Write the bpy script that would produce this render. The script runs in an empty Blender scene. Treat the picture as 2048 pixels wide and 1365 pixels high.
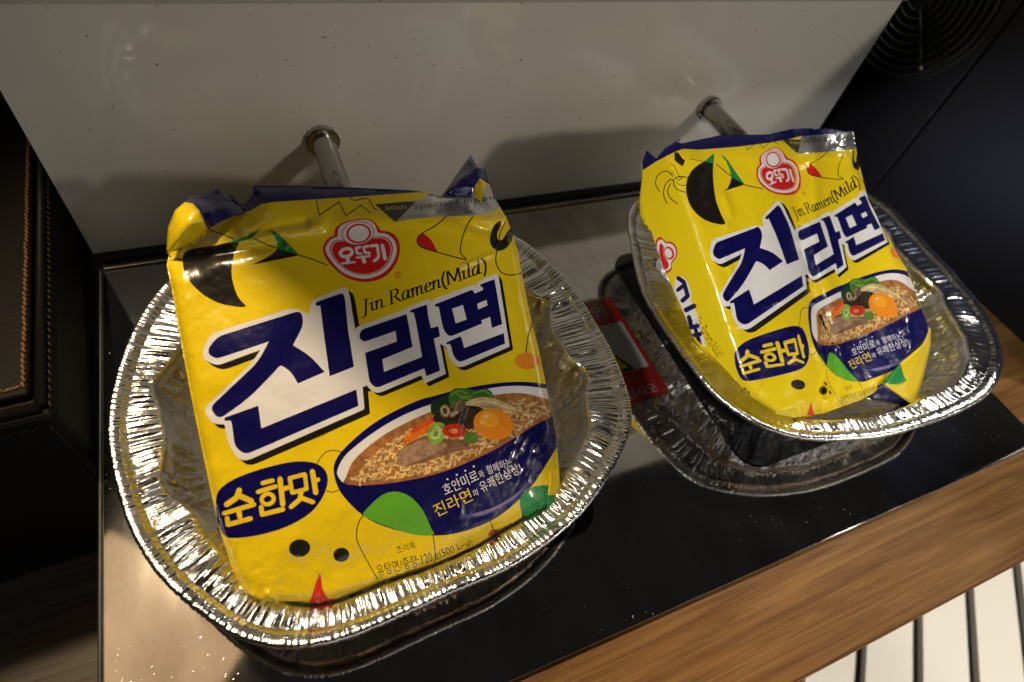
import bpy, bmesh, math, random
import numpy as np
from mathutils import Matrix, Vector
from mathutils.geometry import delaunay_2d_cdt

S = bpy.context.scene
C = S.collection
rng = np.random.default_rng(7)
random.seed(7)

# ------------------------------------------------------------------ camera
# solved from the vanishing points of the steel top, the hob edge and the back panel
CX, CY, FPX, H = 1024.0, 682.5, 1152.0, 0.27     # photo pixels; camera height over the steel in metres
def _d(p):
    v = np.array([p[0] - CX, p[1] - CY, FPX]); return v / np.linalg.norm(v)
_X = _d((4083, -8)); _Y = _d((203, -1035)); _Y = _Y - _X * (_X @ _Y); _Y /= np.linalg.norm(_Y)
RW = np.stack([_X, _Y, np.cross(_X, _Y)])
CAM = np.array([0, 0, H])

cd = bpy.data.cameras.new('camera'); cam = bpy.data.objects.new('camera', cd); C.objects.link(cam)
cd.sensor_width = 36; cd.lens = FPX / 2048 * 36; cd.clip_start = 0.01; cd.clip_end = 50
M = Matrix.Identity(4)
for i in range(3):
    M[i][0] = RW[i, 0]; M[i][1] = -RW[i, 1]; M[i][2] = -RW[i, 2]; M[i][3] = CAM[i]
cam.matrix_world = M
cd.dof.use_dof = True; cd.dof.focus_distance = 0.262; cd.dof.aperture_fstop = 9.0
S.camera = cam

# ------------------------------------------------------------------ light
W = bpy.data.worlds.new('World'); S.world = W; W.use_nodes = True
bg = W.node_tree.nodes['Background']; bg.inputs[0].default_value = (1.0, 0.94, 0.86, 1); bg.inputs[1].default_value = 0.012
def lamp(name, loc, target, power, size, col, size_y=None, spread=180, kind='AREA', blend=0.5):
    l = bpy.data.lights.new(name, kind); l.energy = power; l.color = col
    if kind == 'AREA':
        l.size = size
        if size_y: l.shape = 'RECTANGLE'; l.size_y = size_y
        l.spread = math.radians(spread)
    elif kind == 'SPOT':
        l.shadow_soft_size = size; l.spot_size = math.radians(spread); l.spot_blend = blend
    o = bpy.data.objects.new(name, l); C.objects.link(o); o.location = loc
    o.rotation_euler = (Vector(target) - Vector(loc)).to_track_quat('-Z', 'Y').to_euler()
    return o
lamp('warm_ceiling_spot', (-0.25, 0.50, 1.0), (0.0, 0.09, 0.03), 53.0, 0.045, (1.0, 0.78, 0.49), spread=30, kind='SPOT', blend=1.0)
lamp('amber_ceiling_panel', (-0.37, 0.38, 1.0), (-0.07, 0.09, 0.0), 0.14, 0.24, (1.0, 0.64, 0.34), 0.34, spread=150)
lamp('warm_spot_lamp', (0.865, -0.90, 0.755), (0.38, 0.27, 0.10), 20.0, 0.05, (1.0, 0.87, 0.66), spread=40, kind='SPOT', blend=0.8)
lamp('packet_fill_spot', (-0.60, -0.22, 0.75), (0.32, 0.14, 0.05), 34.0, 0.03, (1.0, 0.97, 0.84), spread=19, kind='SPOT', blend=0.9)  # added spot, narrow cone brightens the creased packet and its left face
lamp('fill_panel', (1.1, -2.6, 1.0), (0.3, 0.1, 0.05), 14.0, 5.0, (0.98, 0.96, 0.92), 1.5)  # added fill behind the camera, gives foil and film their sheen
lamp('tray_glint_lamp', (1.55, 0.74, 1.4), (0.36, 0.12, 0.04), 6.0, 0.30, (1.0, 0.93, 0.82), 0.30, spread=100)  # added so the rim ridges of the right tray catch highlights
lamp('cabinet_sheen_spot', (0.05, -0.50, 0.60), (0.491, 0.135, 0.11), 260.0, 0.05, (0.60, 0.64, 0.95), spread=8, kind='SPOT', blend=1.0)  # added spot, no window: lays a bluish sheen on the cabinet
lamp('floor_fill_spot', (1.3, -0.7, 0.9), (1.1, -0.45, -0.75), 112.0, 0.06, (1.0, 0.92, 0.80), spread=95, kind='SPOT', blend=0.5)  # added spot that brightens the boards below the counter

S.view_settings.view_transform = 'Standard'; S.view_settings.look = 'None'
S.view_settings.exposure = 0.0; S.view_settings.gamma = 1.0; S.view_settings.use_curve_mapping = False
S.cycles.sample_clamp_indirect = 6.0

# ------------------------------------------------------------------ geometry from pixels
def rays(P):
    P = np.atleast_2d(np.asarray(P, float)); v = np.c_[P[:, 0] - CX, P[:, 1] - CY, np.full(len(P), FPX)]
    return v @ RW.T
def on_plane(P, n, o):
    r = rays(P); n = np.asarray(n, float); k = (np.asarray(o, float) - CAM) @ n
    if np.ndim(k) == 0: k = np.full(len(r), k)
    return CAM + r * (k / (r @ n))[:, None]
def on_z(P, z): return on_plane(P, (0, 0, 1), (0, 0, z))
def on_y(P, y): return on_plane(P, (0, 1, 0), (0, y, 0))
def on_x(P, x): return on_plane(P, (1, 0, 0), (x, 0, 0))

def hashn(i, j, s):
    n = np.sin(i * 127.1 + j * 311.7 + s * 74.7) * 43758.5453
    return n - np.floor(n)
def vnoise(x, y, s=0):
    xi, yi = np.floor(x), np.floor(y); xf, yf = x - xi, y - yi
    u = xf * xf * (3 - 2 * xf); v = yf * yf * (3 - 2 * yf)
    a = hashn(xi, yi, s); b = hashn(xi + 1, yi, s); c = hashn(xi, yi + 1, s); d = hashn(xi + 1, yi + 1, s)
    return (a + (b - a) * u) * (1 - v) + (c + (d - c) * u) * v
def fbm(x, y, s=0, o=4):
    t = 0; a = .5
    for k in range(o):
        t = t + a * (vnoise(x, y, s + k * 13) - .5); x = x * 2.03; y = y * 2.03; a *= .5
    return t * 2
def sstep(a, b, x):
    t = np.clip((x - a) / (b - a), 0, 1); return t * t * (3 - 2 * t)
def polydist(P, L):
    """distance from points to an open polyline"""
    P = np.asarray(P, float); best = np.full(len(P), 1e9)
    for a, b in zip(L[:-1], L[1:]):
        a = np.array(a, float); b = np.array(b, float); ab = b - a
        t = np.clip(((P - a) @ ab) / (ab @ ab), 0, 1)
        best = np.minimum(best, np.linalg.norm(P - a - t[:, None] * ab, axis=1))
    return best
def inside(P, poly):
    x, y = P[:, 0], P[:, 1]; r = np.zeros(len(P), bool); poly = np.asarray(poly, float)
    x0, y0 = np.roll(poly[:, 0], 1), np.roll(poly[:, 1], 1)
    for a, b, c, d in zip(poly[:, 0], poly[:, 1], x0, y0):
        if b == d: continue
        m = ((b > y) != (d > y)); r ^= m & (x < (c - a) * (y - b) / (d - b) + a)
    return r
def catmull(pts, closed=True, sub=5):
    p = np.asarray(pts, float); n = len(p); out = []
    for i in range(n if closed else n - 1):
        if closed: a, b, c, d = p[(i - 1) % n], p[i], p[(i + 1) % n], p[(i + 2) % n]
        else: a, b, c, d = p[max(i - 1, 0)], p[i], p[i + 1], p[min(i + 2, n - 1)]
        for t in np.arange(sub) / sub:
            out.append(.5 * ((2 * b) + (c - a) * t + (2 * a - 5 * b + 4 * c - d) * t ** 2 + (3 * b - a - 3 * c + d) * t ** 3))
    if not closed: out.append(p[-1])
    return np.array(out)

# ------------------------------------------------------------------ materials
def mat(name, base=(.5, .5, .5), rough=.5, metal=0., coat=0., coat_rough=.05, spec=.5):
    m = bpy.data.materials.new(name); m.use_nodes = True; b = m.node_tree.nodes['Principled BSDF']
    b.inputs['Base Color'].default_value = (*base, 1); b.inputs['Roughness'].default_value = rough
    b.inputs['Metallic'].default_value = metal; b.inputs['Coat Weight'].default_value = coat
    b.inputs['Coat Roughness'].default_value = coat_rough; b.inputs['Specular IOR Level'].default_value = spec
    return m
def nd(m, t, **k):
    n = m.node_tree.nodes.new(t)
    for a, v in k.items():
        if a in n.inputs: n.inputs[a].default_value = v
        else: setattr(n, a, v)
    return n
def lk(m, a, b): m.node_tree.links.new(a, b)
def bsdf(m): return m.node_tree.nodes['Principled BSDF']
def coords(m, scale=(1, 1, 1), rot=(0, 0, 0)):
    tc = nd(m, 'ShaderNodeTexCoord'); mp = nd(m, 'ShaderNodeMapping'); mp.inputs['Scale'].default_value = scale; mp.inputs['Rotation'].default_value = rot
    lk(m, tc.outputs['Object'], mp.inputs['Vector']); return mp.outputs['Vector']
def noise(m, vec, scale, detail=4, rough=.5, dist=0):
    n = nd(m, 'ShaderNodeTexNoise'); n.inputs['Scale'].default_value = scale; n.inputs['Detail'].default_value = detail
    n.inputs['Roughness'].default_value = rough; n.inputs['Distortion'].default_value = dist; lk(m, vec, n.inputs['Vector']); return n.outputs['Fac']
def ramp(m, fac, stops):
    r = nd(m, 'ShaderNodeValToRGB'); e = r.color_ramp.elements
    while len(e) < len(stops): e.new(.5)
    for el, (p, c) in zip(e, stops): el.position = p; el.color = c if len(c) == 4 else (*c, 1)
    lk(m, fac, r.inputs['Fac']); return r.outputs['Color']
def bump(m, h, strength, dist):
    b = nd(m, 'ShaderNodeBump'); b.inputs['Strength'].default_value = strength; b.inputs['Distance'].default_value = dist
    lk(m, h, b.inputs['Height']); lk(m, b.outputs['Normal'], bsdf(m).inputs['Normal'])

def m_foil():
    m = mat('aluminium_foil', (.86, .86, .87), .16, 1.0); v = coords(m)
    at = nd(m, 'ShaderNodeAttribute', attribute_name='crinkle')
    n1 = noise(m, v, 420, 3, .6); n2 = noise(m, coords(m, (1, 1, .45), (.3, .2, .5)), 210, 3, .62, 1.2)
    mu = nd(m, 'ShaderNodeMath', operation='MULTIPLY'); lk(m, n2, mu.inputs[0]); lk(m, at.outputs['Fac'], mu.inputs[1])
    ma = nd(m, 'ShaderNodeMath', operation='MULTIPLY_ADD'); lk(m, mu.outputs[0], ma.inputs[0]); ma.inputs[1].default_value = 9.0; lk(m, n1, ma.inputs[2])
    bump(m, ma.outputs[0], .35, .0006)
    lk(m, ramp(m, noise(m, v, 60, 3), [(.3, (.13,) * 3), (.8, (.27,) * 3)]), bsdf(m).inputs['Roughness']); return m
def m_steel():
    m = mat('polished_steel', (.50, .49, .47), .05, 1.0); v = coords(m)
    dust = ramp(m, noise(m, v, 520, 2, .7), [(.69, (0,) * 3), (.72, (1,) * 3)])
    blot = ramp(m, noise(m, v, 14, 3), [(.42, (0,) * 3), (.6, (1,) * 3)])
    mu = nd(m, 'ShaderNodeMath', operation='MULTIPLY'); lk(m, dust, mu.inputs[0]); lk(m, blot, mu.inputs[1])
    smear = ramp(m, noise(m, coords(m, (1, .25, 1)), 40, 4), [(.35, (.035,) * 3), (.75, (.085,) * 3)])
    mx = nd(m, 'ShaderNodeMix', data_type='RGBA'); lk(m, mu.outputs[0], mx.inputs[0]); lk(m, smear, mx.inputs[6]); mx.inputs[7].default_value = (.45, .45, .45, 1)
    lk(m, mx.outputs[2], bsdf(m).inputs['Roughness']); 
    c = nd(m, 'ShaderNodeMix', data_type='RGBA'); lk(m, mu.outputs[0], c.inputs[0]); lk(m, ramp(m, noise(m, coords(m, (1, .5, 1)), 34, 5, .65), [(.3, (.44, .43, .41)), (.7, (.68, .67, .65))]), c.inputs[6]); c.inputs[7].default_value = (.50, .44, .36, 1)
    lk(m, c.outputs[2], bsdf(m).inputs['Base Color']); return m
def m_panel():
    m = mat('glossy_white_panel', (.60, .595, .57), .45, 0, coat=1.0, coat_rough=.045); v = coords(m)
    specks = ramp(m, noise(m, v, 380, 2, .5), [(.245, (.16, .13, .10)), (.27, (.60, .595, .57))])
    sm = ramp(m, noise(m, coords(m, (1, 1, .6)), 18, 4), [(.35, (.93,) * 3), (.7, (1,) * 3)])
    mx = nd(m, 'ShaderNodeMix', data_type='RGBA', blend_type='MULTIPLY'); mx.inputs[0].default_value = 1
    lk(m, specks, mx.inputs[6]); lk(m, sm, mx.inputs[7]); lk(m, mx.outputs[2], bsdf(m).inputs['Base Color'])
    lk(m, ramp(m, noise(m, v, 30, 4), [(.4, (.015,) * 3), (.8, (.08,) * 3)]), bsdf(m).inputs['Coat Roughness']); return m
def m_wood(name, dark, mid, light, rough=.42, scale=1.0):
    m = mat(name, mid, rough, 0, spec=.22)
    a = noise(m, coords(m, (3 * scale, 60 * scale, 60 * scale)), 2.2, 6, .65, 1.2)
    f = noise(m, coords(m, (14 * scale, 620 * scale, 300 * scale)), 1.5, 3, .6)
    big = noise(m, coords(m, (2, 9, 9)), 2.0, 3)
    c1 = ramp(m, a, [(.28, dark), (.5, mid), (.74, light)])
    c2 = ramp(m, f, [(.36, (.55, .5, .45)), (.52, (1, 1, 1))])
    mx = nd(m, 'ShaderNodeMix', data_type='RGBA', blend_type='MULTIPLY'); mx.inputs[0].default_value = .5
    lk(m, c1, mx.inputs[6]); lk(m, c2, mx.inputs[7])
    c3 = ramp(m, big, [(.35, (.72, .70, .68)), (.65, (1, 1, 1))])
    m2 = nd(m, 'ShaderNodeMix', data_type='RGBA', blend_type='MULTIPLY'); m2.inputs[0].default_value = 1
    lk(m, mx.outputs[2], m2.inputs[6]); lk(m, c3, m2.inputs[7])
    lk(m, m2.outputs[2], bsdf(m).inputs['Base Color']); bump(m, f, .15, .0004); return m
def m_leather():
    m = mat('black_leather', (.006, .0045, .004), .55, spec=.12); v = coords(m, (70, 130, 100))
    vo = nd(m, 'ShaderNodeTexVoronoi', feature='DISTANCE_TO_EDGE'); vo.inputs['Scale'].default_value = 2.2; lk(m, v, vo.inputs['Vector'])
    bump(m, vo.outputs['Distance'], .22, .0006); return m
def m_print():
    m = mat('printed_film', (1, 1, 1), .26, 0, coat=.7, coat_rough=.045); a = nd(m, 'ShaderNodeAttribute', attribute_name='print')
    lk(m, a.outputs['Color'], bsdf(m).inputs['Base Color']); lk(m, a.outputs['Alpha'], bsdf(m).inputs['Metallic'])
    bump(m, noise(m, coords(m), 70, 3, .55), .03, .002); return m
MT = dict(foil=m_foil(), steel=m_steel(), panel=m_panel(), leather=m_leather(), film=m_print(),
    wood=m_wood('oak_wood', (.11, .048, .016), (.23, .115, .038), (.35, .190, .070)),
    table=m_wood('grey_brown_wood', (.09, .07, .055), (.17, .14, .115), (.26, .225, .19), .6, .6),
    glass=mat('black_hob_glass', (.003, .003, .004), .10, spec=.5),
    black=mat('black_rubber', (.008, .008, .008), .5), chrome=mat('brushed_chrome', (.40, .38, .36), .14, 1.0),
    cabinet=mat('black_painted_metal', (.006, .006, .008), .42, spec=.3),
    grille=mat('black_plastic', (.02, .02, .022), .22),
    satin=mat('satin_steel', (.70, .69, .67), .24, 1.0),
    thread=mat('orange_thread', (.20, .075, .02), .7), thread_d=mat('brown_thread', (.03, .018, .010), .7),
    piping=mat('black_leather_piping', (.006, .005, .005), .5, spec=.15),
    plank=mat('cream_painted_board', (.78, .74, .66), .45), gap=mat('dark_floor_gap', (.012, .010, .008), .8),
    red=mat('sticker_red', (.17, .005, .005), .28, coat=.5), white=mat('sticker_white', (.22, .22, .22), .28, coat=.5),
    yellow=mat('sticker_yellow', (.35, .24, .012), .28, coat=.5), ink=mat('sticker_black', (.01, .01, .01), .3, coat=.5))

# ------------------------------------------------------------------ object helpers
def tag(o, label=None, cat=None, group=None, kind=None):
    for k, v in (('label', label), ('category', cat), ('group', group), ('kind', kind)):
        if v: o[k] = v
    return o
def empty(name, loc=(0, 0, 0)):
    o = bpy.data.objects.new(name, None); C.objects.link(o); o.location = loc; o.empty_display_size = .02; return o
def link(name, me, m, parent=None):
    o = bpy.data.objects.new(name, me); C.objects.link(o)
    if m: me.materials.append(m)
    if parent:
        o.parent = parent
        p = parent; off = Vector((0, 0, 0))
        while p: off += p.location; p = p.parent
        o.location = -off
    return o
def mesh(name, V, F, m, parent=None, smooth=False):
    me = bpy.data.meshes.new(name); me.from_pydata([tuple(map(float, v)) for v in V], [], [tuple(map(int, f)) for f in F]); me.update()
    if smooth: me.polygons.foreach_set('use_smooth', [True] * len(me.polygons))
    return link(name, me, m, parent)
def frombm(name, bm, m, parent=None, smooth=False):
    me = bpy.data.meshes.new(name); bmesh.ops.recalc_face_normals(bm, faces=bm.faces); bm.to_mesh(me); bm.free()
    if smooth: me.polygons.foreach_set('use_smooth', [True] * len(me.polygons))
    return link(name, me, m, parent)
def box(name, x0, x1, y0, y1, z0, z1, m, parent=None, bevel=.0, seg=2):
    bm = bmesh.new(); r = bmesh.ops.create_cube(bm, size=1)
    for v in bm.verts: v.co = ((x0 + x1) / 2 + v.co.x * (x1 - x0), (y0 + y1) / 2 + v.co.y * (y1 - y0), (z0 + z1) / 2 + v.co.z * (z1 - z0))
    if bevel: bmesh.ops.bevel(bm, geom=bm.edges[:], offset=bevel, segments=seg, affect='EDGES', profile=.5)
    return frombm(name, bm, m, parent)
def lathe_y(bm, cx, cz, prof, seg=40):
    """prof: list of (radius, y) swept round an axis along y"""
    rows = []
    for r, y in prof:
        rows.append([bm.verts.new((cx + r * math.cos(2 * math.pi * k / seg), y, cz + r * math.sin(2 * math.pi * k / seg))) for k in range(seg)])
    for a, b in zip(rows[:-1], rows[1:]):
        for k in range(seg): bm.faces.new((a[k], a[(k + 1) % seg], b[(k + 1) % seg], b[k]))
def tube(bm, pts, r, seg=8, closed=False):
    pts = [Vector(p) for p in pts]; rows = []; n = len(pts)
    for i, p in enumerate(pts):
        t = (pts[(i + 1) % n if closed else min(i + 1, n - 1)] - pts[i - 1 if (closed or i > 0) else 0]).normalized()
        a = t.orthogonal() if abs(t.z) > .9 else t.cross(Vector((0, 0, 1))); a.normalize(); b = t.cross(a)
        rows.append([bm.verts.new(p + r * (math.cos(2 * math.pi * k / seg) * a + math.sin(2 * math.pi * k / seg) * b)) for k in range(seg)])
    for i in range(n if closed else n - 1):
        A, B = rows[i], rows[(i + 1) % n]
        for k in range(seg): bm.faces.new((A[k], A[(k + 1) % seg], B[(k + 1) % seg], B[k]))
    if not closed: bm.faces.new(rows[0]); bm.faces.new(rows[-1][::-1])

# ================================================================== the setting
XL, XR, YB = -0.0925, 0.4185, 0.298           # steel left / right edges, back panel plane
floor = tag(box('floor', -2.2, 4.4, -3.4, 2.2, -.80, -.765, MT['gap']), 'floor of cream boards with dark gaps below the counter', kind='structure')
da = math.atan2(.070, .076)
for k in range(-14, 24):                          # boards run diagonally to the counter
    w = .081; off = k * .100
    dx, dy = math.cos(da), math.sin(da); nx, ny = dy, -dx
    ox, oy = .938 + nx * (off + .010), -.128 + ny * (off + .010)
    V = []
    for z in (-.764, -.75):
        for a, b in ((-1.6, 0), (1.6, 0), (1.6, w), (-1.6, w)): V.append((ox + dx * a + nx * b, oy + dy * a + ny * b, z))
    mesh('board', V, [(3, 2, 1, 0), (4, 5, 6, 7), (0, 1, 5, 4), (1, 2, 6, 5), (2, 3, 7, 6), (3, 0, 4, 7)], MT['plank'], floor)
table = box('side_table', -.9, -.094, -.35, .75, -.13, -.10, MT['table'], bevel=.002); tag(table, 'dark grey-brown wooden table beside the counter', kind='structure')
bm = bmesh.new()                                # oak counter the cooker stands on
fy0, fy1 = -.0295, -.0400
V = [(XL + .002, fy0, -.0035), (1.1, fy1, -.0035), (1.1, .60, -.0035), (XL + .002, .60, -.0035)]
top = [bm.verts.new(v) for v in V]; bot = [bm.verts.new((v[0], v[1], -.0395)) for v in V]
bm.faces.new(top); bm.faces.new(bot[::-1])
for i in range(4): bm.faces.new((top[i], bot[i], bot[(i + 1) % 4], top[(i + 1) % 4]))
bmesh.ops.bevel(bm, geom=bm.edges[:], offset=.0012, segments=2, affect='EDGES')
tag(frombm('counter', bm, MT['wood']), 'warm oak counter with a straight front edge', kind='structure')

# ================================================================== cooker
ck = tag(empty('noodle_cooker', (.16, .29, -.003)), 'noodle cooker with polished steel top, glossy off-white back panel and two spouts', 'cooker')
box('edge_trim', XL - .0016, XL - .0002, .0148, YB - .01, -.0034, .0006, MT['satin'], ck, bevel=.0007)
box('steel_top', XL, XR, .0148, YB + .02, -.003, 0, MT['steel'], ck, bevel=.0007)
bx = bmesh.new()                                # back panel: front face leans a hair, lip above
prof = [(YB, .0035), (YB, .1385), (YB - .0035, .1400), (YB - .005, .1425), (YB - .005, .2215), (YB + .10, .2215), (YB + .10, .0035)]
rows = [[bx.verts.new((x, y, z)) for y, z in prof] for x in (-.0955, .4475)]
for i in range(len(prof)): bx.faces.new((rows[0][i], rows[0][(i + 1) % len(prof)], rows[1][(i + 1) % len(prof)], rows[1][i]))
bx.faces.new(rows[0]); bx.faces.new(rows[1][::-1])
frombm('back_panel', bx, MT['panel'], ck)
bx = bmesh.new(); HP = [(-.070, .2925), (-.048, .225), (.015, .186), (.4475, .182), (.4475, .398), (-.070, .398)]
a_ = [bx.verts.new((x, y, .222)) for x, y in HP]; b_ = [bx.verts.new((x, y, .33)) for x, y in HP]; bx.faces.new(a_); bx.faces.new(b_)
for i in range(6): bx.faces.new((a_[i], a_[(i + 1) % 6], b_[(i + 1) % 6], b_[i]))
frombm('shade_hood', bx, MT['panel'], ck)  # added out of view; its chamfered outline shades the flatter packet and the panel
box('seal_strip', XL, XR, YB - .0045, YB + .015, .0002, .0034, MT['black'], ck, bevel=.0006)
box('back_rail', XL + .001, XR - .001, YB - .0115, YB - .0095, .0002, .0016, MT['chrome'], ck, bevel=.0004)
def hob(x0, x1, y0, y1, r=.014):
    bm = bmesh.new(); P = []
    for cx, cy, a0 in ((x1 - r, y1 - r, 0), (x0 + r, y1 - r, 90), (x0 + r, y0 + r, 180), (x1 - r, y0 + r, 270)):
        for k in range(9):
            a = math.radians(a0 + k * 90 / 8); P.append((cx + r * math.cos(a), cy + r * math.sin(a)))
    t = [bm.verts.new((*p, .0011)) for p in P]; e = [bm.verts.new((p[0], p[1], .0002)) for p in P]
    bm.faces.new(t)
    for i in range(len(P)): bm.faces.new((t[i], e[i], e[(i + 1) % len(P)], t[(i + 1) % len(P)]))
    return frombm('hob_plate', bm, MT['glass'], ck)
hob(.2125, .3755, .0600, .2285); hob(-.043, .120, .0600, .2285)
def nozzle(cx, cz, yend):
    bm = bmesh.new(); r = .0064
    lathe_y(bm, cx, cz, [(r, YB - .001), (r, yend + .0006), (r - .0005, yend), (r - .0013, yend), (r - .0014, yend + .012), (0.0001, yend + .012)])
    n = frombm('water_nozzle', bm, MT['chrome'], ck, True)
    bm = bmesh.new(); lathe_y(bm, cx, cz, [(r, YB - .0040), (.0086, YB - .0040), (.0093, YB - .0033), (.0093, YB + .001)], 48)
    frombm('flange', bm, MT['chrome'], n)
nozzle(.0379, .0651, .2350); nozzle(.3121, .0653, .2420)

# sticker lying on the steel between the hob plates
STK = empty('warning_sticker', (.19, .155, .0002)); STK.parent = ck; STK.location = (.03, -.135, .0032)
def flat(name, P, z, m, parent): return mesh(name, [(p[0], p[1], z) for p in P], [list(range(len(P)))], m, parent)
sx0, sx1, sy0, sy1 = .125, .1965, .1185, .1950
def rrect(x0, x1, y0, y1, r=.003):
    P = []
    for cx, cy, a0 in ((x1 - r, y1 - r, 0), (x0 + r, y1 - r, 90), (x0 + r, y0 + r, 180), (x1 - r, y0 + r, 270)):
        for k in range(5): a = math.radians(a0 + k * 22.5); P.append((cx + r * math.cos(a), cy + r * math.sin(a)))
    return P
flat('backing', rrect(sx0, sx1, sy0, sy1), .0004, MT['red'], STK)
flat('white_field', [(sx0 + .003, .1385), (sx1 - .0030, .1385), (sx1 - .0030, .1745), (sx0 + .003, .1745)], .0005, MT['white'], STK)
tri = lambda cx, cy, r: [(cx + r * math.cos(math.radians(a)), cy + r * math.sin(math.radians(a))) for a in (90, 210, 330)]
flat('warning_triangle', tri(.1700, .1470, .0165), .0006, MT['ink'], STK); flat('triangle_field', tri(.1700, .1470, .0118), .0007, MT['yellow'], STK)
def text_mesh(s, res=3):
    cu = bpy.data.curves.new('t', 'FONT'); cu.body = s; cu.resolution_u = res; cu.size = 1
    ob = bpy.data.objects.new('t', cu); C.objects.link(ob); bpy.context.view_layer.update()
    dg = bpy.context.evaluated_depsgraph_get(); me = bpy.data.meshes.new_from_object(ob.evaluated_get(dg))
    V = np.array([v.co[:2] for v in me.vertices]).reshape(-1, 2); F = [list(p.vertices) for p in me.polygons]
    bpy.data.objects.remove(ob); bpy.data.curves.remove(cu); bpy.data.meshes.remove(me)
    return V, F
def sticker_text(s, x, y, hgt, wid):
    V, F = text_mesh(s); lo, hi = V.min(0), V.max(0); V = (V - lo) / (hi - lo) * (wid, hgt) + (x, y)
    mesh('lettering', [(v[0], v[1], .00055) for v in V], F, MT['white'], STK)
sticker_text('의', .1765, .1800, .0100, .0105)
sticker_text('니', .1660, .1295, .0065, .0065); sticker_text('십시오', .1690, .1205, .0068, .0210)

# ================================================================== black machine at the right
cb = tag(empty('black_cabinet', (.50, .25, -.003)), 'black metal cabinet with a round fan vent, standing beside the cooker', 'cabinet')
XC = .491
box('side_panel', XC, XC + .30, .2475, .60, -.0032, .19, MT['cabinet'], cb, bevel=.0015)
box('front_panel', XC - .0006, XC + .30, .02, .2462, -.0032, .19, MT['cabinet'], cb, bevel=.0015)
vg = empty('vent_grille'); vg.parent = cb; vg.location = (-.009, .062, .139)   # sub-parts below
vy, vz = .312, .136
bm = bmesh.new()
seg = 64
rows = [[bm.verts.new((XC - dx, vy + r * math.cos(2 * math.pi * k / seg), vz + r * math.sin(2 * math.pi * k / seg))) for k in range(seg)] for r, dx in ((.0005, .0012), (.058, .0012), (.060, .0004))]
for a, b in zip(rows[:-1], rows[1:]):
    for k in range(seg): bm.faces.new((a[k], a[(k + 1) % seg], b[(k + 1) % seg], b[k]))
frombm('recess_disc', bm, MT['black'], vg)
for i in range(9):
    r = .0105 + i * .0056; bm = bmesh.new()
    tube(bm, [(XC - .0036, vy + r * math.cos(2 * math.pi * k / 56), vz + r * math.sin(2 * math.pi * k / 56)) for k in range(56)], .0013, 8, True)
    frombm('ring', bm, MT['grille'], vg, True)
for ang in (226, 346, 106):
    a = math.radians(ang); bm = bmesh.new()
    tube(bm, [(XC - .0058, vy + q * math.cos(a), vz + q * math.sin(a)) for q in (.004, .03, .052)], .0011, 8); frombm('spoke', bm, MT['grille'], vg, True)
bm = bmesh.new(); bmesh.ops.create_uvsphere(bm, u_segments=12, v_segments=8, radius=.0022)
for v in bm.verts: v.co += Vector((XC - .0055, vy + .052 * math.cos(math.radians(226)), vz + .052 * math.sin(math.radians(226))))
frombm('screw', bm, MT['chrome'], vg, True)

# ================================================================== leather box on the side table
lx, ly, lz = -.0955, .166, .044
lb = tag(empty('leather_box', (lx, ly, -.10)), 'black leather box with orange stitching, beside the steel top', 'box')
lb.rotation_euler.z = math.radians(2.5)
box('body', -.30, lx, ly, .56, -.0998, lz - .004, MT['leather'], lb, bevel=.004, seg=3)
box('lid_panel', -.28, lx - .0070, ly + .0105, .54, lz - .0045, lz, MT['leather'], lb, bevel=.0018, seg=3)
bm = bmesh.new()
for a, b in (((lx - .0042, ly + .005, lz - .003), (lx - .0042, .555, lz - .003)), ((-.295, ly + .005, lz - .003), (lx - .0042, ly + .005, lz - .003))): tube(bm, [a, b], .0022, 10)
frombm('piping', bm, MT['piping'], lb, True)
def stitches(name, segs, step, ln, r, m):
    bm = bmesh.new()
    for a, b in segs:
        a, b = Vector(a), Vector(b); n = int((b - a).length / step); t = (b - a).normalized()
        for k in range(n):
            p = a + t * (k + .5) * step; jit = Vector((random.uniform(-1, 1), random.uniform(-1, 1), 0)) * r * .35
            sk = Vector((0, 0, 1)).cross(t) * ln * .16
            tube(bm, [p - t * ln / 2 - sk + jit, p + jit + Vector((0, 0, r * .5)), p + t * ln / 2 + sk + jit], r, 6)
    o = frombm(name, bm, m, lb, True); tag(o, kind='stuff')
stitches('stitching', [((lx - .0088, ly + .014, lz + .0002), (lx - .0088, .53, lz + .0002)), ((-.27, ly + .0142, lz + .0002), (lx - .0092, ly + .0142, lz + .0002))], .0030, .0029, .00062, MT['thread'])
stitches('edge_stitching', [((lx - .0014, ly + .004, lz - .0040), (lx - .0014, .55, lz - .0036)), ((-.29, ly - .0002, lz - .010), (lx - .004, ly - .0002, lz - .010)),
    ((lx - .004, ly - .0002, -.09), (lx - .004, ly - .0002, lz - .010)), ((-.29, ly - .0002, -.092), (lx - .004, ly - .0002, -.092))], .0040, .0026, .00038, MT['thread_d'])

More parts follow.
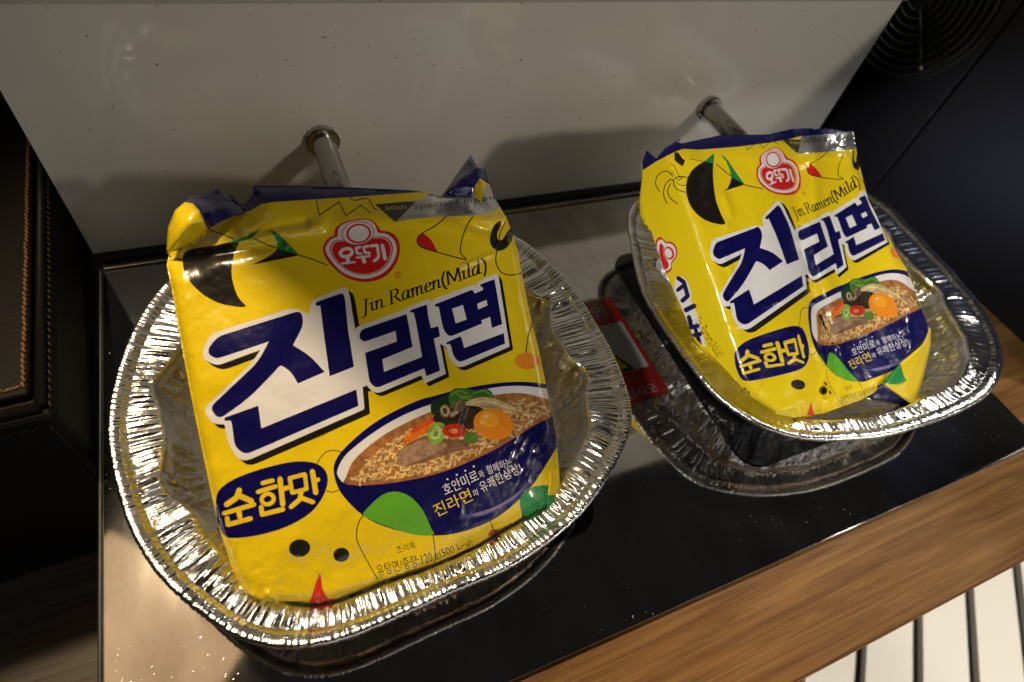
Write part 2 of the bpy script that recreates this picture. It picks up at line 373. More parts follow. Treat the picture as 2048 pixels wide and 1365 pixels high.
# ================================================================== foil trays
ZR = .036
def resample(P, n):
    Q = np.vstack([P, P[:1]]); L = np.r_[0, np.cumsum(np.linalg.norm(np.diff(Q, axis=0), axis=1))]
    t = np.arange(n) / n * L[-1]; return np.c_[np.interp(t, L, Q[:, 0]), np.interp(t, L, Q[:, 1])], L[-1]
def tray(outline_px, rear, pinches_px, seed, label, amp_left, w_left, nr, amp_right):
    out = on_z(outline_px, ZR)[:, :2]; out = np.vstack([out, rear])
    N = 2600
    P, per = resample(catmull(out, True, 12), N)
    for _ in range(90): P = (np.roll(P, 1, 0) + P * 2 + np.roll(P, -1, 0)) / 4
    Tn = np.roll(P, -5, 0) - np.roll(P, 5, 0); Tn /= np.linalg.norm(Tn, axis=1)[:, None]
    Nn = np.c_[-Tn[:, 1], Tn[:, 0]]
    c = P.mean(0)
    if ((c - P) * Nn).sum() < 0: Nn = -Nn
    for _ in range(180): Nn = (np.roll(Nn, 1, 0) + Nn * 2 + np.roll(Nn, -1, 0)) / 4
    Nn /= np.linalg.norm(Nn, axis=1)[:, None]
    s = np.arange(N) / N * per
    g = np.zeros(N)
    pw = on_z(pinches_px, ZR)[:, :2]
    for q in pw:
        i = np.argmin(np.linalg.norm(P - q, axis=1)); ds = np.abs(s - s[i]); ds = np.minimum(ds, per - ds)
        g = np.maximum(g, np.exp(-(ds / .012) ** 2))
    # irregular radial ridges
    def ridges(lam, sd, sharp):
        ph = s / lam + 1.7 * fbm(s / (lam * 3.1), s * 0, sd, 2)
        r = np.abs(((ph + .5) % 1) - .5) * 2
        return (1 - r ** sharp) * (.35 + 1.1 * vnoise(s / (lam * .9), s * 0 + 3, sd + 5))
    r1 = ridges(per / nr, seed, 1.3); r2 = ridges(per / 330, seed + 3, 1.2); r3 = ridges(per / 70, seed + 9, 1.6)
    fr = np.clip(Nn[:, 1], 0, 1) ** 1.5; lf = np.clip(Nn[:, 0], 0, 1) ** 2
    rt = np.clip(-Nn[:, 0], 0, 1) ** 2; amp = np.clip(.30 + fr + (amp_left - .30) * lf + (amp_right - .30) * rt, 0, 1)
    dent = np.clip(vnoise(s / .0052, s * 0 + 2, seed + 60) - .52, 0, 1) * 2.2
    rows = []
    wob = .0011 * fbm(s / .05, s * 0, seed + 2, 3) * 2
    def add(d, z, w=0., w2=0., cr=0., wl=0.):
        q = P + Nn * np.broadcast_to(d, N)[:, None]; zz = np.broadcast_to(z, N) + wob
        zz = zz + amp * w * (r1 - .5) + w2 * (r2 - .5) - (1 - amp) * w * 2.4 * dent
        if cr is not None:
            k = cr
            zz = zz + k * fbm(q[:, 0] / .007, q[:, 1] / .007, seed + 20, 3) + k * wl * .9 * (np.abs(fbm(q[:, 0] / .0052 + zz * 60, q[:, 1] / .0052, seed + 83, 2)) - .3) + g * k * .8 * (np.abs(fbm(q[:, 0] / .0045, q[:, 1] / .0045 + zz * 90, seed + 71, 2)) - .3)
            q = q + Nn * (k * wl * 1.3 * (np.abs(fbm(q[:, 0] / .0045 + 3, q[:, 1] / .0045 + zz * 120, seed + 91, 2)) - .3))[:, None] + Nn * (k * 1.2 * fbm(q[:, 0] / .006 + 9, q[:, 1] / .006, seed + 31, 3))[:, None]
        rows.append(np.c_[q, zz])
    # rolled rim
    for a in np.linspace(-2.6, 1.35, 9):
        add(.0016 - .0017 * np.cos(a) + .00035 * r2, ZR - .0004 + .0017 * np.sin(a) + .00025 * r2)
    add(.0034, ZR + .0006, .0002, .0003); add(.0050, ZR + .0002, .0004, .0003)
    add(.0060, ZR - .0012, .0004, .0002)
    bw = (.0232 + (w_left - .0232) * lf - (.0105 - (.0232 - w_left) * lf) * np.clip(Nn[:, 1], 0, 1) ** 2) * (1 - .30 * g) * (1 + .16 * fbm(s / .03, s * 0 + 7, seed + 40, 2)) + .001
    for t in np.linspace(.04, 1, 14):
        d = .0062 + (bw - .0062).clip(.002) * t
        wgt = math.sin(math.pi * min(1, t * 1.02)) ** .6
        add(d, ZR - .0014 - .0009 * t - .0008 * t ** 4, .225 * per / nr * wgt, .00042 * wgt, .0004 + .0006 * g * t)
    db = .0062 + (bw - .0062).clip(.002)
    add(db + .0009, ZR - .0050, .0003, .0002, .0005); add(db + .0015, ZR - .0084, .0002, 0, .0008)
    dw = .0290
    for t in np.linspace(.1, 1, 14):
        d = (db + .0015) * (1 - t) + dw * t
        add(d, (ZR - .0096) * (1 - t) + .0060 * t, 0, 0, .0022 * (1 - .4 * t) + .0020 * g * math.sin(math.pi * t), 1.)
        rows[-1][:, :2] += Nn * (.0009 * math.sin(math.pi * t) * (r3 - .5) + .0004 * (r1 - .5))[:, None]
    add(.0305, .0042, 0, 0, .0010); add(.0335, .0030, 0, 0, .0006); add(.0370, .0026, 0, 0, .0003)
    rim = rows[9:10]
    last = rows[-1]; cen = np.r_[last[:, :2].mean(0), .0026]
    for t in (.9, .78, .64, .5, .36, .22, .1, .001):
        q = cen + (last - cen) * t; q[:, 2] = .0026 + .0004 * np.cos(6.3 * t * 3) ; rows.append(q)
    root = tag(empty('foil_tray', (float(cen[0]), float(cen[1]), .0012)), label, 'foil tray', 'foil trays on the cooker')
    def strip(name, R, ck0=99):
        V = np.vstack(R); n = len(R); i = np.arange(N); F = []
        for k in range(n - 1):
            a = k * N + i; b = k * N + (i + 1) % N; F.append(np.c_[a, b, b + N, a + N])
        F = np.vstack(F); me = bpy.data.meshes.new(name)
        me.vertices.add(len(V)); me.vertices.foreach_set('co', V.astype(np.float32).ravel())
        me.loops.add(F.size); me.loops.foreach_set('vertex_index', F.ravel().astype(np.int32)); me.polygons.add(len(F))
        me.polygons.foreach_set('loop_start', np.arange(0, F.size, 4, dtype=np.int32)); me.update(calc_edges=True)
        me.polygons.foreach_set('use_smooth', [True] * len(F)); at = me.attributes.new('crinkle', 'FLOAT', 'POINT'); at.data.foreach_set('value', np.repeat((np.arange(n) >= ck0).astype(np.float32), N) * (1.0 if ck0 < 99 else 0)); return link(name, me, MT['foil'], root)
    strip('rolled_rim', rows[:10]); strip('pan', rows[9:], 19)
    return P[::5].copy(), Nn[::5].copy(), db[::5].copy()
RIM1 = tray([(330, 570), (250, 700), (215, 850), (238, 1000), (298, 1130), (400, 1232), (500, 1288), (610, 1298), (720, 1270), (900, 1190), (1050, 1120), (1180, 1010), (1260, 860), (1243, 750), (1196, 650), (1124, 552), (1026, 472)],
     [(.108, .252), (.045, .262), (-.025, .256)], [(262, 760), (255, 985), (1140, 590), (1215, 740)], 11,
     'foil tray holding the smoother noodle packet, its side towards the leather box', 1.0, .0195, 150, .28)
RIM2 = tray([(1258, 420), (1268, 520), (1300, 620), (1400, 760), (1500, 845), (1600, 878), (1700, 882), (1800, 868), (1930, 820), (1985, 780), (2004, 720), (1975, 640), (1900, 540), (1760, 400)],
     [(.392, .247), (.325, .256), (.255, .250)], [(1290, 520), (1370, 690), (1915, 575), (1800, 450)], 47,
     'foil tray holding the creased noodle packet, beside the black cabinet', .38, .0215, 165, .8)

# ================================================================== printed artwork of the noodle packets
# traced on the flatter packet in photo pixels; each layer = (polygons, colour, metallic), later layers on top
Z = dict(A=(300, 300, 3.4115), B=(620, 300, 3.4115), C=(380, 560, 3.592), D=(640, 740, 3.592), E=(400, 880, 3.4133), T=(700, 520, 5.25),
         G=(640, 430, 9.1), K=(860, 900, 9.1), Q=(330, 340, 7.583), U=(860, 290, 5.935), N=(1000, 380, 2.625),
         R6=(1240, 180, 3.4133), R7=(1400, 380, 3.102), RS=(1250, 440, 4.265))
def zp(z, pts):
    ox, oy, s = Z[z]; p = np.asarray(pts, float); return p / s + (ox, oy)
ART = []
def lay(polys, col, metal=0.): ART.append(([np.asarray(p, float) for p in polys], col, metal))
def smooth(z, pts, sub=5): return catmull(zp(z, pts), True, sub)
def ell(z, cx, cy, rx, ry, rot=0, n=28):
    a = np.arange(n) / n * 2 * math.pi; x = rx * np.cos(a); y = ry * np.sin(a); r = math.radians(rot)
    return zp(z, np.c_[cx + x * math.cos(r) - y * math.sin(r), cy + x * math.sin(r) + y * math.cos(r)])
def stroke(P, w, caps=True, closed=False):
    """polyline in photo pixels -> polygons of width w"""
    P = np.asarray(P, float); out = []
    if closed: P = np.vstack([P, P[:1]])
    for a, b in zip(P[:-1], P[1:]):
        d = b - a; L = np.linalg.norm(d)
        if L < 1e-6: continue
        n = np.array([-d[1], d[0]]) / L * w / 2; out.append(np.array([a + n, b + n, b - n, a - n]))
    pts = P if caps else P[1:-1]
    a = np.arange(8) / 8 * 2 * math.pi + .2
    for p in pts: out.append(p + np.c_[np.cos(a), np.sin(a)] * w / 2)
    return out
def line(z, pts, w, sm=True, **k):
    p = zp(z, pts); p = catmull(p, False, 4) if sm and len(p) > 2 else p; return stroke(p, w, **k)
def fillet(z, pts):
    """polygon with optional corner radius per vertex: (x, y[, r])"""
    n = len(pts); out = []
    for i in range(n):
        p = np.array(pts[i][:2], float); r = pts[i][2] if len(pts[i]) > 2 else 0
        if not r: out.append(p); continue
        a = np.array(pts[i - 1][:2], float) - p; b = np.array(pts[(i + 1) % n][:2], float) - p
        la, lb = np.linalg.norm(a), np.linalg.norm(b); r = min(r, la * .49, lb * .49)
        A, B = p + a / la * r, p + b / lb * r
        for t in np.linspace(0, 1, 5): out.append((1 - t) ** 2 * A + 2 * t * (1 - t) * p + t * t * B)
    return zp(z, out)
def textart(z, s, p0, p1, hgt, col, lean=0.):
    """flat lettering: baseline p0->p1, height hgt (zoom units), lean = sideways shear"""
    V, F = text_mesh(s, 2); lo, hi = V.min(0), V.max(0); V = (V - lo) / (hi - lo)
    p0 = np.array(p0, float); p1 = np.array(p1, float); ux = p1 - p0; L = np.linalg.norm(ux); up = np.array([ux[1], -ux[0]]) / L
    if up[1] > 0: up = -up
    W_ = zp(z, p0 + V[:, :1] * ux + V[:, 1:] * (up * hgt + ux / L * lean * hgt))
    ART.append((('mesh', W_, F), col, 0.))
YEL = (.85, .622, .008); BLU = (.004, .003, .085); BLK = (.012, .010, .008); WHT = (.80, .78, .80); RED = (.62, .015, .02)
GRN = (.012, .26, .06); LGR = (.12, .42, .03); ORG = (.85, .27, .02); SIL = (.72, .72, .74)
# --- doodles in the upper half
lay([smooth('A', [(222, 740), (250, 690), (330, 668), (450, 650), (600, 626), (572, 720), (556, 830), (572, 930), (605, 1010), (650, 1072), (500, 1055), (380, 1000), (290, 920), (238, 840)], 4)], BLK)
lay([zp('A', [(570, 612), (660, 592), (755, 540), (690, 606), (602, 632), (540, 640)])], GRN)
lay([zp('A', [(805, 545), (845, 552), (885, 580), (930, 628), (1022, 720), (870, 676), (866, 630), (845, 585)])], GRN)
lay([zp('A', [(870, 676), (1022, 720), (690, 785), (770, 750), (830, 715)])], BLK)
for p in ([(395, 540), (480, 572), (570, 606)], [(710, 605), (780, 640), (870, 672)], [(1020, 720), (1110, 748), (1207, 786)],
          [(130, 545), (160, 560), (172, 610), (178, 668)], [(105, 620), (130, 632), (142, 690), (215, 672)], [(120, 706), (150, 738), (220, 748)]):
    lay(line('A', p, 2.3), BLK)
lay(line('A', [(1135, 345), (1155, 447), (1290, 355), (1335, 450), (1440, 378), (1505, 432)], 2.0, False), BLK)
lay(line('A', [(1365, 328), (1400, 345), (1470, 330), (1500, 350), (1525, 395), (1552, 410)], 2.0), BLK)
lay([zp('B', [(580, 492), (640, 430), (722, 350), (790, 318), (840, 296), (930, 310), (1060, 322), (1118, 330), (1182, 240), (1210, 235), (1262, 320), (1300, 385), (1240, 425), (1120, 448), (960, 452), (800, 462), (690, 474)])], SIL, .85)
lay([zp('B', [(443, 373), (600, 358), (724, 349), (650, 430), (580, 493)])], (.05, .045, .03))
textart('B', '30th', (512, 414), (655, 400), 26, (.55, .40, .10)); textart('B', 'Special Edition', (708, 418), (1262, 352), 46, BLK)
lay([smooth('B', [(765, 570), (735, 600), (732, 635), (760, 665), (862, 697), (850, 655), (825, 615), (795, 585)], 4)], RED)
lay(line('B', [(930, 455), (860, 515), (765, 570), (732, 612), (752, 660), (862, 697), (1060, 748), (1026, 700), (1040, 600), (1075, 510), (1112, 455)], 2.3), BLK)
lay([smooth('B', [(1300, 483), (1255, 520), (1228, 600), (1240, 660), (1290, 690), (1345, 665), (1382, 605), (1375, 535), (1345, 560), (1315, 610), (1285, 612), (1278, 570), (1302, 515)], 4)], BLK)
lay(line('B', [(1275, 690), (1268, 760), (1300, 830), (1370, 856), (1455, 838)], 2.3) + line('B', [(1335, 490), (1300, 560), (1290, 610)], 2.0), BLK)
lay(line('N', [(178, 680), (150, 760), (136, 858)], 2.3), BLK); lay([ell('N', 142, 899, 66, 44, 5)], ORG)
# --- company logo (its figure is left out)
lay([smooth('G', [(50, 640), (62, 560), (110, 470), (180, 408), (258, 375), (264, 290), (300, 222), (400, 150), (560, 100), (720, 68), (860, 70), (960, 110), (1050, 200), (1112, 288), (1230, 302), (1350, 360), (1430, 470), (1455, 600), (1440, 740), (1380, 900), (1260, 1060), (1100, 1170), (900, 1222), (720, 1215), (520, 1160), (350, 1060), (200, 920), (100, 790)], 3)], RED)
lay([smooth('G', [(100, 640), (120, 560), (180, 470), (260, 418), (322, 395), (325, 300), (360, 220), (450, 160), (600, 115), (740, 92), (860, 95), (940, 130), (1010, 210), (1062, 328), (1180, 340), (1290, 400), (1370, 500), (1395, 620), (1380, 740), (1310, 890), (1200, 1020), (1050, 1110), (880, 1160), (720, 1158), (540, 1110), (380, 1020), (240, 880), (150, 760)], 3)], WHT)
hp = [(178, 640), (195, 545), (250, 480), (330, 458), (450, 462), (560, 470), (700, 480), (860, 440), (960, 408), (1080, 392), (1210, 415), (1300, 500), (1328, 620), (1300, 770), (1230, 910), (1110, 1015), (955, 1080), (800, 1100), (640, 1075), (475, 1008), (330, 895), (232, 770)]
hq = (np.array(hp) - (750, 740)) * .955 + (750, 742); hr = (np.array(hp) - (750, 740)) * .93 + (750, 744)
lay([smooth('G', hp, 3)], RED); lay([smooth('G', hq, 3)], WHT); lay([smooth('G', hr, 3)], RED)
lay([ell('G', 690, 335, 300, 218, -8)], RED); lay([ell('G', 690, 335, 282, 203, -8)], WHT); lay([ell('G', 706, 342, 228, 182, -6)], RED); lay([ell('G', 706, 342, 186, 146, -6)], WHT)
def G(pts, w, sm=False): return line('G', pts, w / 9.1, sm)
lay(stroke(ell('G', 478, 690, 108, 72, -12, 18), 58 / 9.1, closed=True) + G([(502, 770), (512, 870)], 70) + G([(395, 888), (635, 862)], 34)
    + G([(730, 590), (655, 605), (680, 705), (748, 712)], 46) + G([(882, 572), (792, 592), (820, 690), (900, 698)], 46) + G([(668, 780), (912, 750)], 34) + G([(785, 775), (805, 855)], 70)
    + G([(930, 568), (1040, 556), (1068, 740), (1045, 800), (985, 838)], 52) + G([(1135, 560), (1185, 800)], 66), WHT)
lay(stroke(ell('T', 500, 160, 30, 30, 0, 14), 1.6, closed=True) + line('T', [(490, 178), (490, 142), (508, 146), (508, 158), (492, 160), (510, 178)], 1.3, False), (.65, .14, .02))
# --- title
W1 = fillet('C', [(92, 510, 60), (140, 392, 60), (740, 196, 60), (858, 248), (866, 150, 60), (1130, 45, 45), (1150, 130), (1192, 384), (1262, 384), (1262, 765), (1240, 770), (1254, 930, 12), (360, 1322, 90), (270, 1160, 40), (248, 1038, 10), (160, 1036, 60), (90, 930, 60), (300, 735, 40), (440, 600, 40), (506, 504), (190, 620, 60), (95, 570, 50)])
W2 = fillet('T', [(-10, 900), (45, 772), (60, 710, 40), (590, 515, 20), (620, 490, 10), (830, 408, 30), (862, 442), (890, 408, 20), (1290, 262, 40), (1338, 262), (1345, 230, 20), (1540, 140, 36), (1562, 190), (1677, 912, 10), (1140, 1145, 80), (1040, 1040, 60), (1012, 925, 10), (945, 880), (1007, 1197), (790, 1297), (748, 1213), (270, 1415, 80), (165, 1310, 20), (131, 1335), (-10, 1330)])
lay([W1 + (11, 9.5), W2 + (7, 6.5)], BLK); lay([W1 + (5.5, 4.7), W2 + (3.5, 3.2)], BLK); lay([W1, W2], WHT)
lay([fillet('C', [(135, 490, 50), (195, 410, 50), (800, 218, 80), (818, 320, 60), (740, 470), (860, 545, 60), (968, 662), (775, 746), (725, 660, 50), (652, 612, 20), (600, 668, 30), (420, 855, 120), (205, 1005, 80), (140, 920, 50), (330, 740, 90), (490, 590, 90), (566, 444), (185, 570, 50), (130, 530, 40)])], BLU)
lay([fillet('C', [(902, 188, 12), (902, 162, 12), (1100, 92, 34), (1114, 140), (1132, 330, 60), (1178, 625), (1003, 694), (985, 560), (960, 380), (936, 186)])], BLU)
lay([fillet('C', [(246, 1015, 14), (248, 990, 14), (490, 905), (513, 1068), (1195, 788), (1211, 906), (395, 1258, 90), (322, 1200, 60), (300, 1030, 10), (292, 1012)])], BLU)
lay([fillet('T', [(92, 815, 50), (115, 735, 60), (595, 570), (658, 915), (340, 1045), (358, 1176), (757, 1020), (690, 640, 40), (668, 555, 12), (632, 552, 12), (632, 530, 12), (806, 470), (822, 600, 30), (850, 718), (928, 697), (946, 803), (880, 830), (946, 1165), (802, 1223), (780, 1140), (275, 1350, 80), (205, 1290, 70), (158, 978), (492, 858), (478, 748), (140, 865, 40)])], BLU)
lay([fillet('T', [(888, 495, 10), (890, 470, 10), (1285, 312, 26), (1310, 355), (1396, 316), (1394, 290, 8), (1368, 282, 8), (1370, 258, 8), (1517, 203), (1555, 420, 40), (1598, 676), (1490, 716), (1470, 600), (1378, 636), (1388, 670), (1035, 815, 70), (975, 720, 50), (945, 560, 40), (930, 490, 8)])], BLU)
lay([zp('T', [(1072, 515), (1185, 475), (1225, 628), (1110, 668)]), zp('T', [(1335, 465), (1432, 420), (1445, 478), (1348, 522)])], WHT)
lay([fillet('T', [(1010, 890, 10), (1012, 868, 10), (1165, 800, 24), (1200, 926), (1615, 770), (1629, 880), (1140, 1082, 70), (1080, 1000, 50), (1060, 900, 20), (1042, 884)])], BLU)
# --- latin italic line, written with a slanted broad nib
def nib(segs, w=5.0, ang=22):
    a = math.radians(ang); n = np.array([math.cos(a), -math.sin(a)]) * w / 2; t = np.array([-n[1], n[0]]) * .22; out = []
    for P in segs:
        P = np.asarray(P, float)
        for p, q in zip(P[:-1], P[1:]):
            pts = np.array([p - n - t, p + n - t, p + n + t, p - n + t, q - n - t, q + n - t, q + n + t, q - n + t])
            c = pts - pts.mean(0); hull = []   # convex hull, small set
            idx = sorted(range(8), key=lambda i: (pts[i][0], pts[i][1]))
            def half(ix):
                h_ = []
                for i in ix:
                    while len(h_) > 1 and np.cross(pts[h_[-1]] - pts[h_[-2]], pts[i] - pts[h_[-2]]) <= 1e-9: h_.pop()
                    h_.append(i)
                return h_[:-1]
            hull = half(idx) + half(idx[::-1]); out.append(pts[hull])
    return out
def arc(cx, cy, rx, ry, a0, a1, n=9): return [(cx + rx * math.cos(math.radians(a)), cy + ry * math.sin(math.radians(a))) for a in np.linspace(a0, a1, n)]
# glyphs in units: x-height 1, cap 1.55, y up
GL = {'J': ([[(.75, 1.5), (.35, .1), (.2, -.25), (.0, -.38), (-.12, -.3)], [(.45, 1.52), (1.0, 1.52)]], .95),
 'i': ([[(.22, .95), (.05, .2), (.1, .02), (.3, .1)], [(.33, 1.42), (.36, 1.44)], [(.02, .82), (.22, .97)]], .45),
 'n': ([[(.22, .95), (.0, .0)], [(.1, .55), (.4, .9), (.62, .95), (.68, .78), (.52, .15), (.58, .0), (.78, .1)], [(.02, .82), (.22, .97)]], .92),
 'R': ([[(.45, 1.5), (.1, .02)], [(-.1, .0), (.32, .0)], [(.28, 1.52), (.75, 1.52), (1.0, 1.35), (.98, 1.05), (.75, .82), (.4, .78)], [(.6, .8), (.85, .2), (1.02, .02), (1.2, .02)]], 1.22),
 'a': ([[(.72, .92), (.45, .97), (.18, .72), (.05, .35), (.1, .05), (.28, .03), (.5, .3), (.68, .7)], [(.76, .95), (.6, .2), (.66, .02), (.84, .1)]], .95),
 'm': ([[(.22, .95), (.0, .0)], [(.1, .55), (.36, .9), (.55, .95), (.6, .75), (.42, .0)], [(.5, .55), (.78, .9), (.98, .95), (1.04, .78), (.9, .15), (.96, .0), (1.14, .1)], [(.02, .82), (.22, .97)]], 1.28),
 'e': ([[(.12, .45), (.5, .58), (.66, .78), (.55, .96), (.3, .88), (.08, .5), (.1, .15), (.3, .0), (.55, .12), (.64, .2)]], .78),
 '(': ([[(.55, 1.6), (.2, 1.0), (.08, .4), (.12, -.1), (.25, -.4)]], .5),
 'M': ([[(.3, 1.45), (.05, .05)], [(.36, 1.5), (.68, .2)], [(.68, .15), (1.35, 1.5)], [(1.36, 1.48), (1.22, .05)], [(-.1, .0), (.2, .0)], [(1.0, .0), (1.42, .0)]], 1.55),
 'l': ([[(.4, 1.55), (.08, .2), (.12, .02), (.32, .1)], [(.22, 1.5), (.4, 1.58)]], .45),
 'd': ([[(.7, .9), (.45, .97), (.18, .72), (.05, .35), (.1, .05), (.28, .03), (.5, .3), (.68, .7)], [(.92, 1.55), (.62, .2), (.66, .02), (.84, .1)], [(.76, 1.5), (.92, 1.58)]], .98),
 ')': ([[(.25, 1.6), (.42, 1.3), (.45, .8), (.3, .2), (.0, -.4)]], .5), ' ': ([], .45)}
def italic(z, s, p0, p1, xh, col, w):
    adv = sum(GL[c][1] for c in s); p0 = np.array(p0, float); p1 = np.array(p1, float); ux = (p1 - p0) / adv; L = np.linalg.norm(ux)
    up = np.array([ux[1], -ux[0]]) / L * xh; up = -up if up[1] > 0 else up; x = 0; out = []
    for c in s:
        segs, a = GL[c]
        for sg in segs:
            q = zp(z, [p0 + ux * (x + u) + up * v for u, v in sg]); q = catmull(q, False, 3) if len(q) > 2 else q; out += nib([q], w)
        x += a
    lay(out, col)
italic('T', 'Jin Ramen(Mild)', (132, 572), (1452, 118), 92, BLK, 4.2)
# --- flavour badge
lay([smooth('E', [(108, 420), (130, 345), (230, 270), (400, 205), (600, 155), (740, 150), (830, 182), (870, 245), (865, 325), (820, 420), (740, 510), (600, 590), (430, 645), (250, 672), (170, 655), (130, 585), (110, 500)], 4)], BLU)
def Ew(pts, w=38): return line('E', pts, w / 3.4133, False)
lay(Ew([(268, 345), (250, 395), (182, 442)]) + Ew([(262, 380), (350, 418)]) + Ew([(165, 502), (368, 442)], 32) + Ew([(262, 475), (272, 525)], 34) + Ew([(185, 535), (190, 580), (345, 538)], 32)
    + Ew([(428, 296), (495, 278)], 30) + Ew([(396, 356), (516, 318)], 30) + stroke(ell('E', 462, 405, 42, 36, -15, 14), 28 / 3.4133, closed=True) + Ew([(546, 268), (565, 440)], 36) + Ew([(560, 338), (600, 326)], 32) + Ew([(418, 460), (424, 510), (566, 475)], 32)
    + Ew([(612, 262), (715, 236), (728, 335), (630, 362), (612, 262)], 28) + Ew([(768, 218), (790, 360)], 36) + Ew([(780, 282), (806, 272)], 30) + Ew([(692, 352), (680, 408), (622, 458)], 32) + Ew([(690, 398), (770, 425)], 32), (.86, .60, .012))
lay([ell('E', 680, 740, 73, 60, -8)], BLK); lay([ell('E', 965, 785, 55, 48, -8)], BLK)
lay(line('E', [(800, 160), (845, 95), (905, 72), (968, 86)], 1.8) + line('E', [(866, 350), (905, 358), (945, 344)], 1.8), BLK)
# --- bowl
lay([smooth('D', [(98, 700), (130, 620), (210, 530), (350, 410), (500, 315), (700, 222), (850, 180), (1000, 140), (1250, 98), (1450, 86), (1640, 105), (1790, 140), (1800, 300), (1740, 480), (1650, 640), (1500, 862), (1300, 1042), (1100, 1140), (900, 1188), (700, 1182), (480, 1132), (310, 1048), (165, 905), (112, 800)], 4)], BLU)
low = [(1760, 280), (1680, 325), (1500, 425), (1350, 520), (1200, 602), (1000, 690), (800, 758), (600, 800), (400, 825), (250, 829), (170, 812), (130, 765)]
lay([smooth('D', [(126, 720), (170, 630), (260, 545), (400, 440), (560, 345), (720, 275), (850, 232), (1000, 185), (1250, 128), (1450, 116), (1640, 138), (1770, 170)] + low, 3)], WHT)
soup = [(188, 770), (230, 668), (330, 565), (480, 455), (650, 365), (800, 300), (1000, 235), (1250, 182), (1450, 168), (1640, 212), (1760, 240)] + low[:-1]
FOOD = np.vstack([smooth('D', soup, 3)]); sp = FOOD; lay([sp], (.36, .145, .045))
r2 = np.random.default_rng(3)
reg = zp('D', [(215, 790), (420, 560), (700, 400), (1050, 300), (1300, 240), (1450, 215), (1620, 260), (1740, 270), (1500, 405), (1200, 575), (1000, 665), (800, 735), (600, 780), (400, 806), (260, 812)])
lo_, hi_ = reg.min(0), reg.max(0)
for k, (gx_, gy_) in enumerate([(x, y) for y in np.arange(lo_[1], hi_[1], 7.0) for x in np.arange(lo_[0], hi_[0], 10.0)]):
    p = np.array([gx_, gy_]) + r2.uniform(-4, 4, 2)
    if not inside(p[None], reg)[0]: continue
    a = r2.uniform(-1.4, .6); L = r2.uniform(8, 17); t = np.linspace(-.5, .5, 4); wv = r2.uniform(.8, 2.2); ww = r2.uniform(3.6, 6.0)
    q = p + np.c_[t * L * math.cos(a) - wv * np.sin(t * 7 + k) * math.sin(a), t * L * math.sin(a) + wv * np.sin(t * 7 + k) * math.cos(a)]
    b = r2.uniform(.62, 1.1); lay(stroke(q + (.4, 1.2), ww, False), (.40 * b, .19 * b, .05)); lay(stroke(q, ww * .74, False), (.78 * b, .53 * b, .22 * b))
lay([smooth('D', [(600, 560), (620, 470), (720, 400), (850, 318), (880, 350), (760, 450), (660, 520)], 3)], (.80, .20, .02))
lay([smooth('D', [(640, 440), (790, 350), (850, 330), (800, 385), (690, 450)], 3)], (.78, .10, .02))
lay([smooth('D', [(555, 610), (600, 555), (680, 505), (800, 465), (930, 505), (1040, 500), (1060, 560), (930, 600), (780, 655), (640, 690), (570, 680)], 3)], (.20, .105, .06))
lay([smooth('D', [(556, 620), (620, 550), (760, 500), (900, 530), (880, 570), (720, 650), (600, 690), (565, 670)], 3)], (.36, .22, .14))
for k in range(60):
    p = zp('D', [(r2.uniform(600, 860), r2.uniform(520, 660))])[0]; lay([p + np.c_[np.cos(np.arange(5) * 1.257), np.sin(np.arange(5) * 1.257)] * r2.uniform(.5, 1.1)], (.26, .15, .09) if k % 2 else (.46, .31, .21))
lay([smooth('D', [(800, 310), (800, 240), (850, 205), (940, 180), (960, 230), (900, 300), (840, 325)], 3)], (.012, .04, .012))
lay([smooth('D', [(925, 185), (960, 138), (1040, 132), (1120, 150), (1200, 135), (1245, 180), (1230, 210), (1120, 215), (1040, 235), (950, 265), (930, 230)], 3)], (.05, .17, .02))
for a in ([(940, 180), (1000, 150), (1060, 175)], [(1100, 170), (1180, 150), (1235, 190)], [(960, 240), (1020, 205), (1080, 215)], [(980, 165), (1010, 190), (1090, 195)]): lay(line('D', a, 3.2), (.16, .36, .05))
lay([smooth('D', [(1040, 240), (1130, 200), (1250, 205), (1400, 270), (1390, 295), (1270, 285), (1130, 290), (1060, 270)], 3)], (.60, .44, .22))
lay(line('D', [(1070, 250), (1180, 225), (1350, 270)], 2.5), (.74, .60, .36)); lay(line('D', [(1080, 275), (1200, 265), (1330, 285)], 1.2), (.30, .18, .07))
lay([ell('D', 1000, 330, 190, 70, -8)], (.03, .022, .014))
lay([smooth('D', [(960, 300), (965, 235), (1000, 208), (1040, 225), (1045, 275), (1010, 300)], 3)], (.13, .085, .05))
lay(line('D', [(975, 290), (985, 240), (1015, 225)], 2.2), (.36, .26, .16))
for cx, cy, rx, ry in ((902, 300, 44, 54),):
    lay([ell('D', cx, cy, rx, ry, -15)], (.10, .065, .035)); lay([ell('D', cx - 3, cy - 4, rx * .72, ry * .76, -15)], (.52, .40, .24)); lay([ell('D', cx - 4, cy - 4, rx * .38, ry * .45, -15)], (.09, .06, .035))
lay([smooth('D', [(935, 320), (965, 296), (1000, 300), (985, 318), (945, 340)], 3)], (.40, .30, .18))
lay([ell('D', 1075, 355, 50, 75, 5)], (.045, .026, .014))
lay([ell('D', 840, 455, 62, 82, 25)], (.22, .42, .06)); lay([ell('D', 835, 455, 36, 52, 25)], (.42, .56, .20)); lay([ell('D', 832, 460, 14, 22, 25)], (.16, .26, .05))
lay([ell('D', 965, 438, 86, 50, 0)], (.55, .03, .012)); lay([ell('D', 960, 440, 34, 18, 0)], (.62, .22, .08))
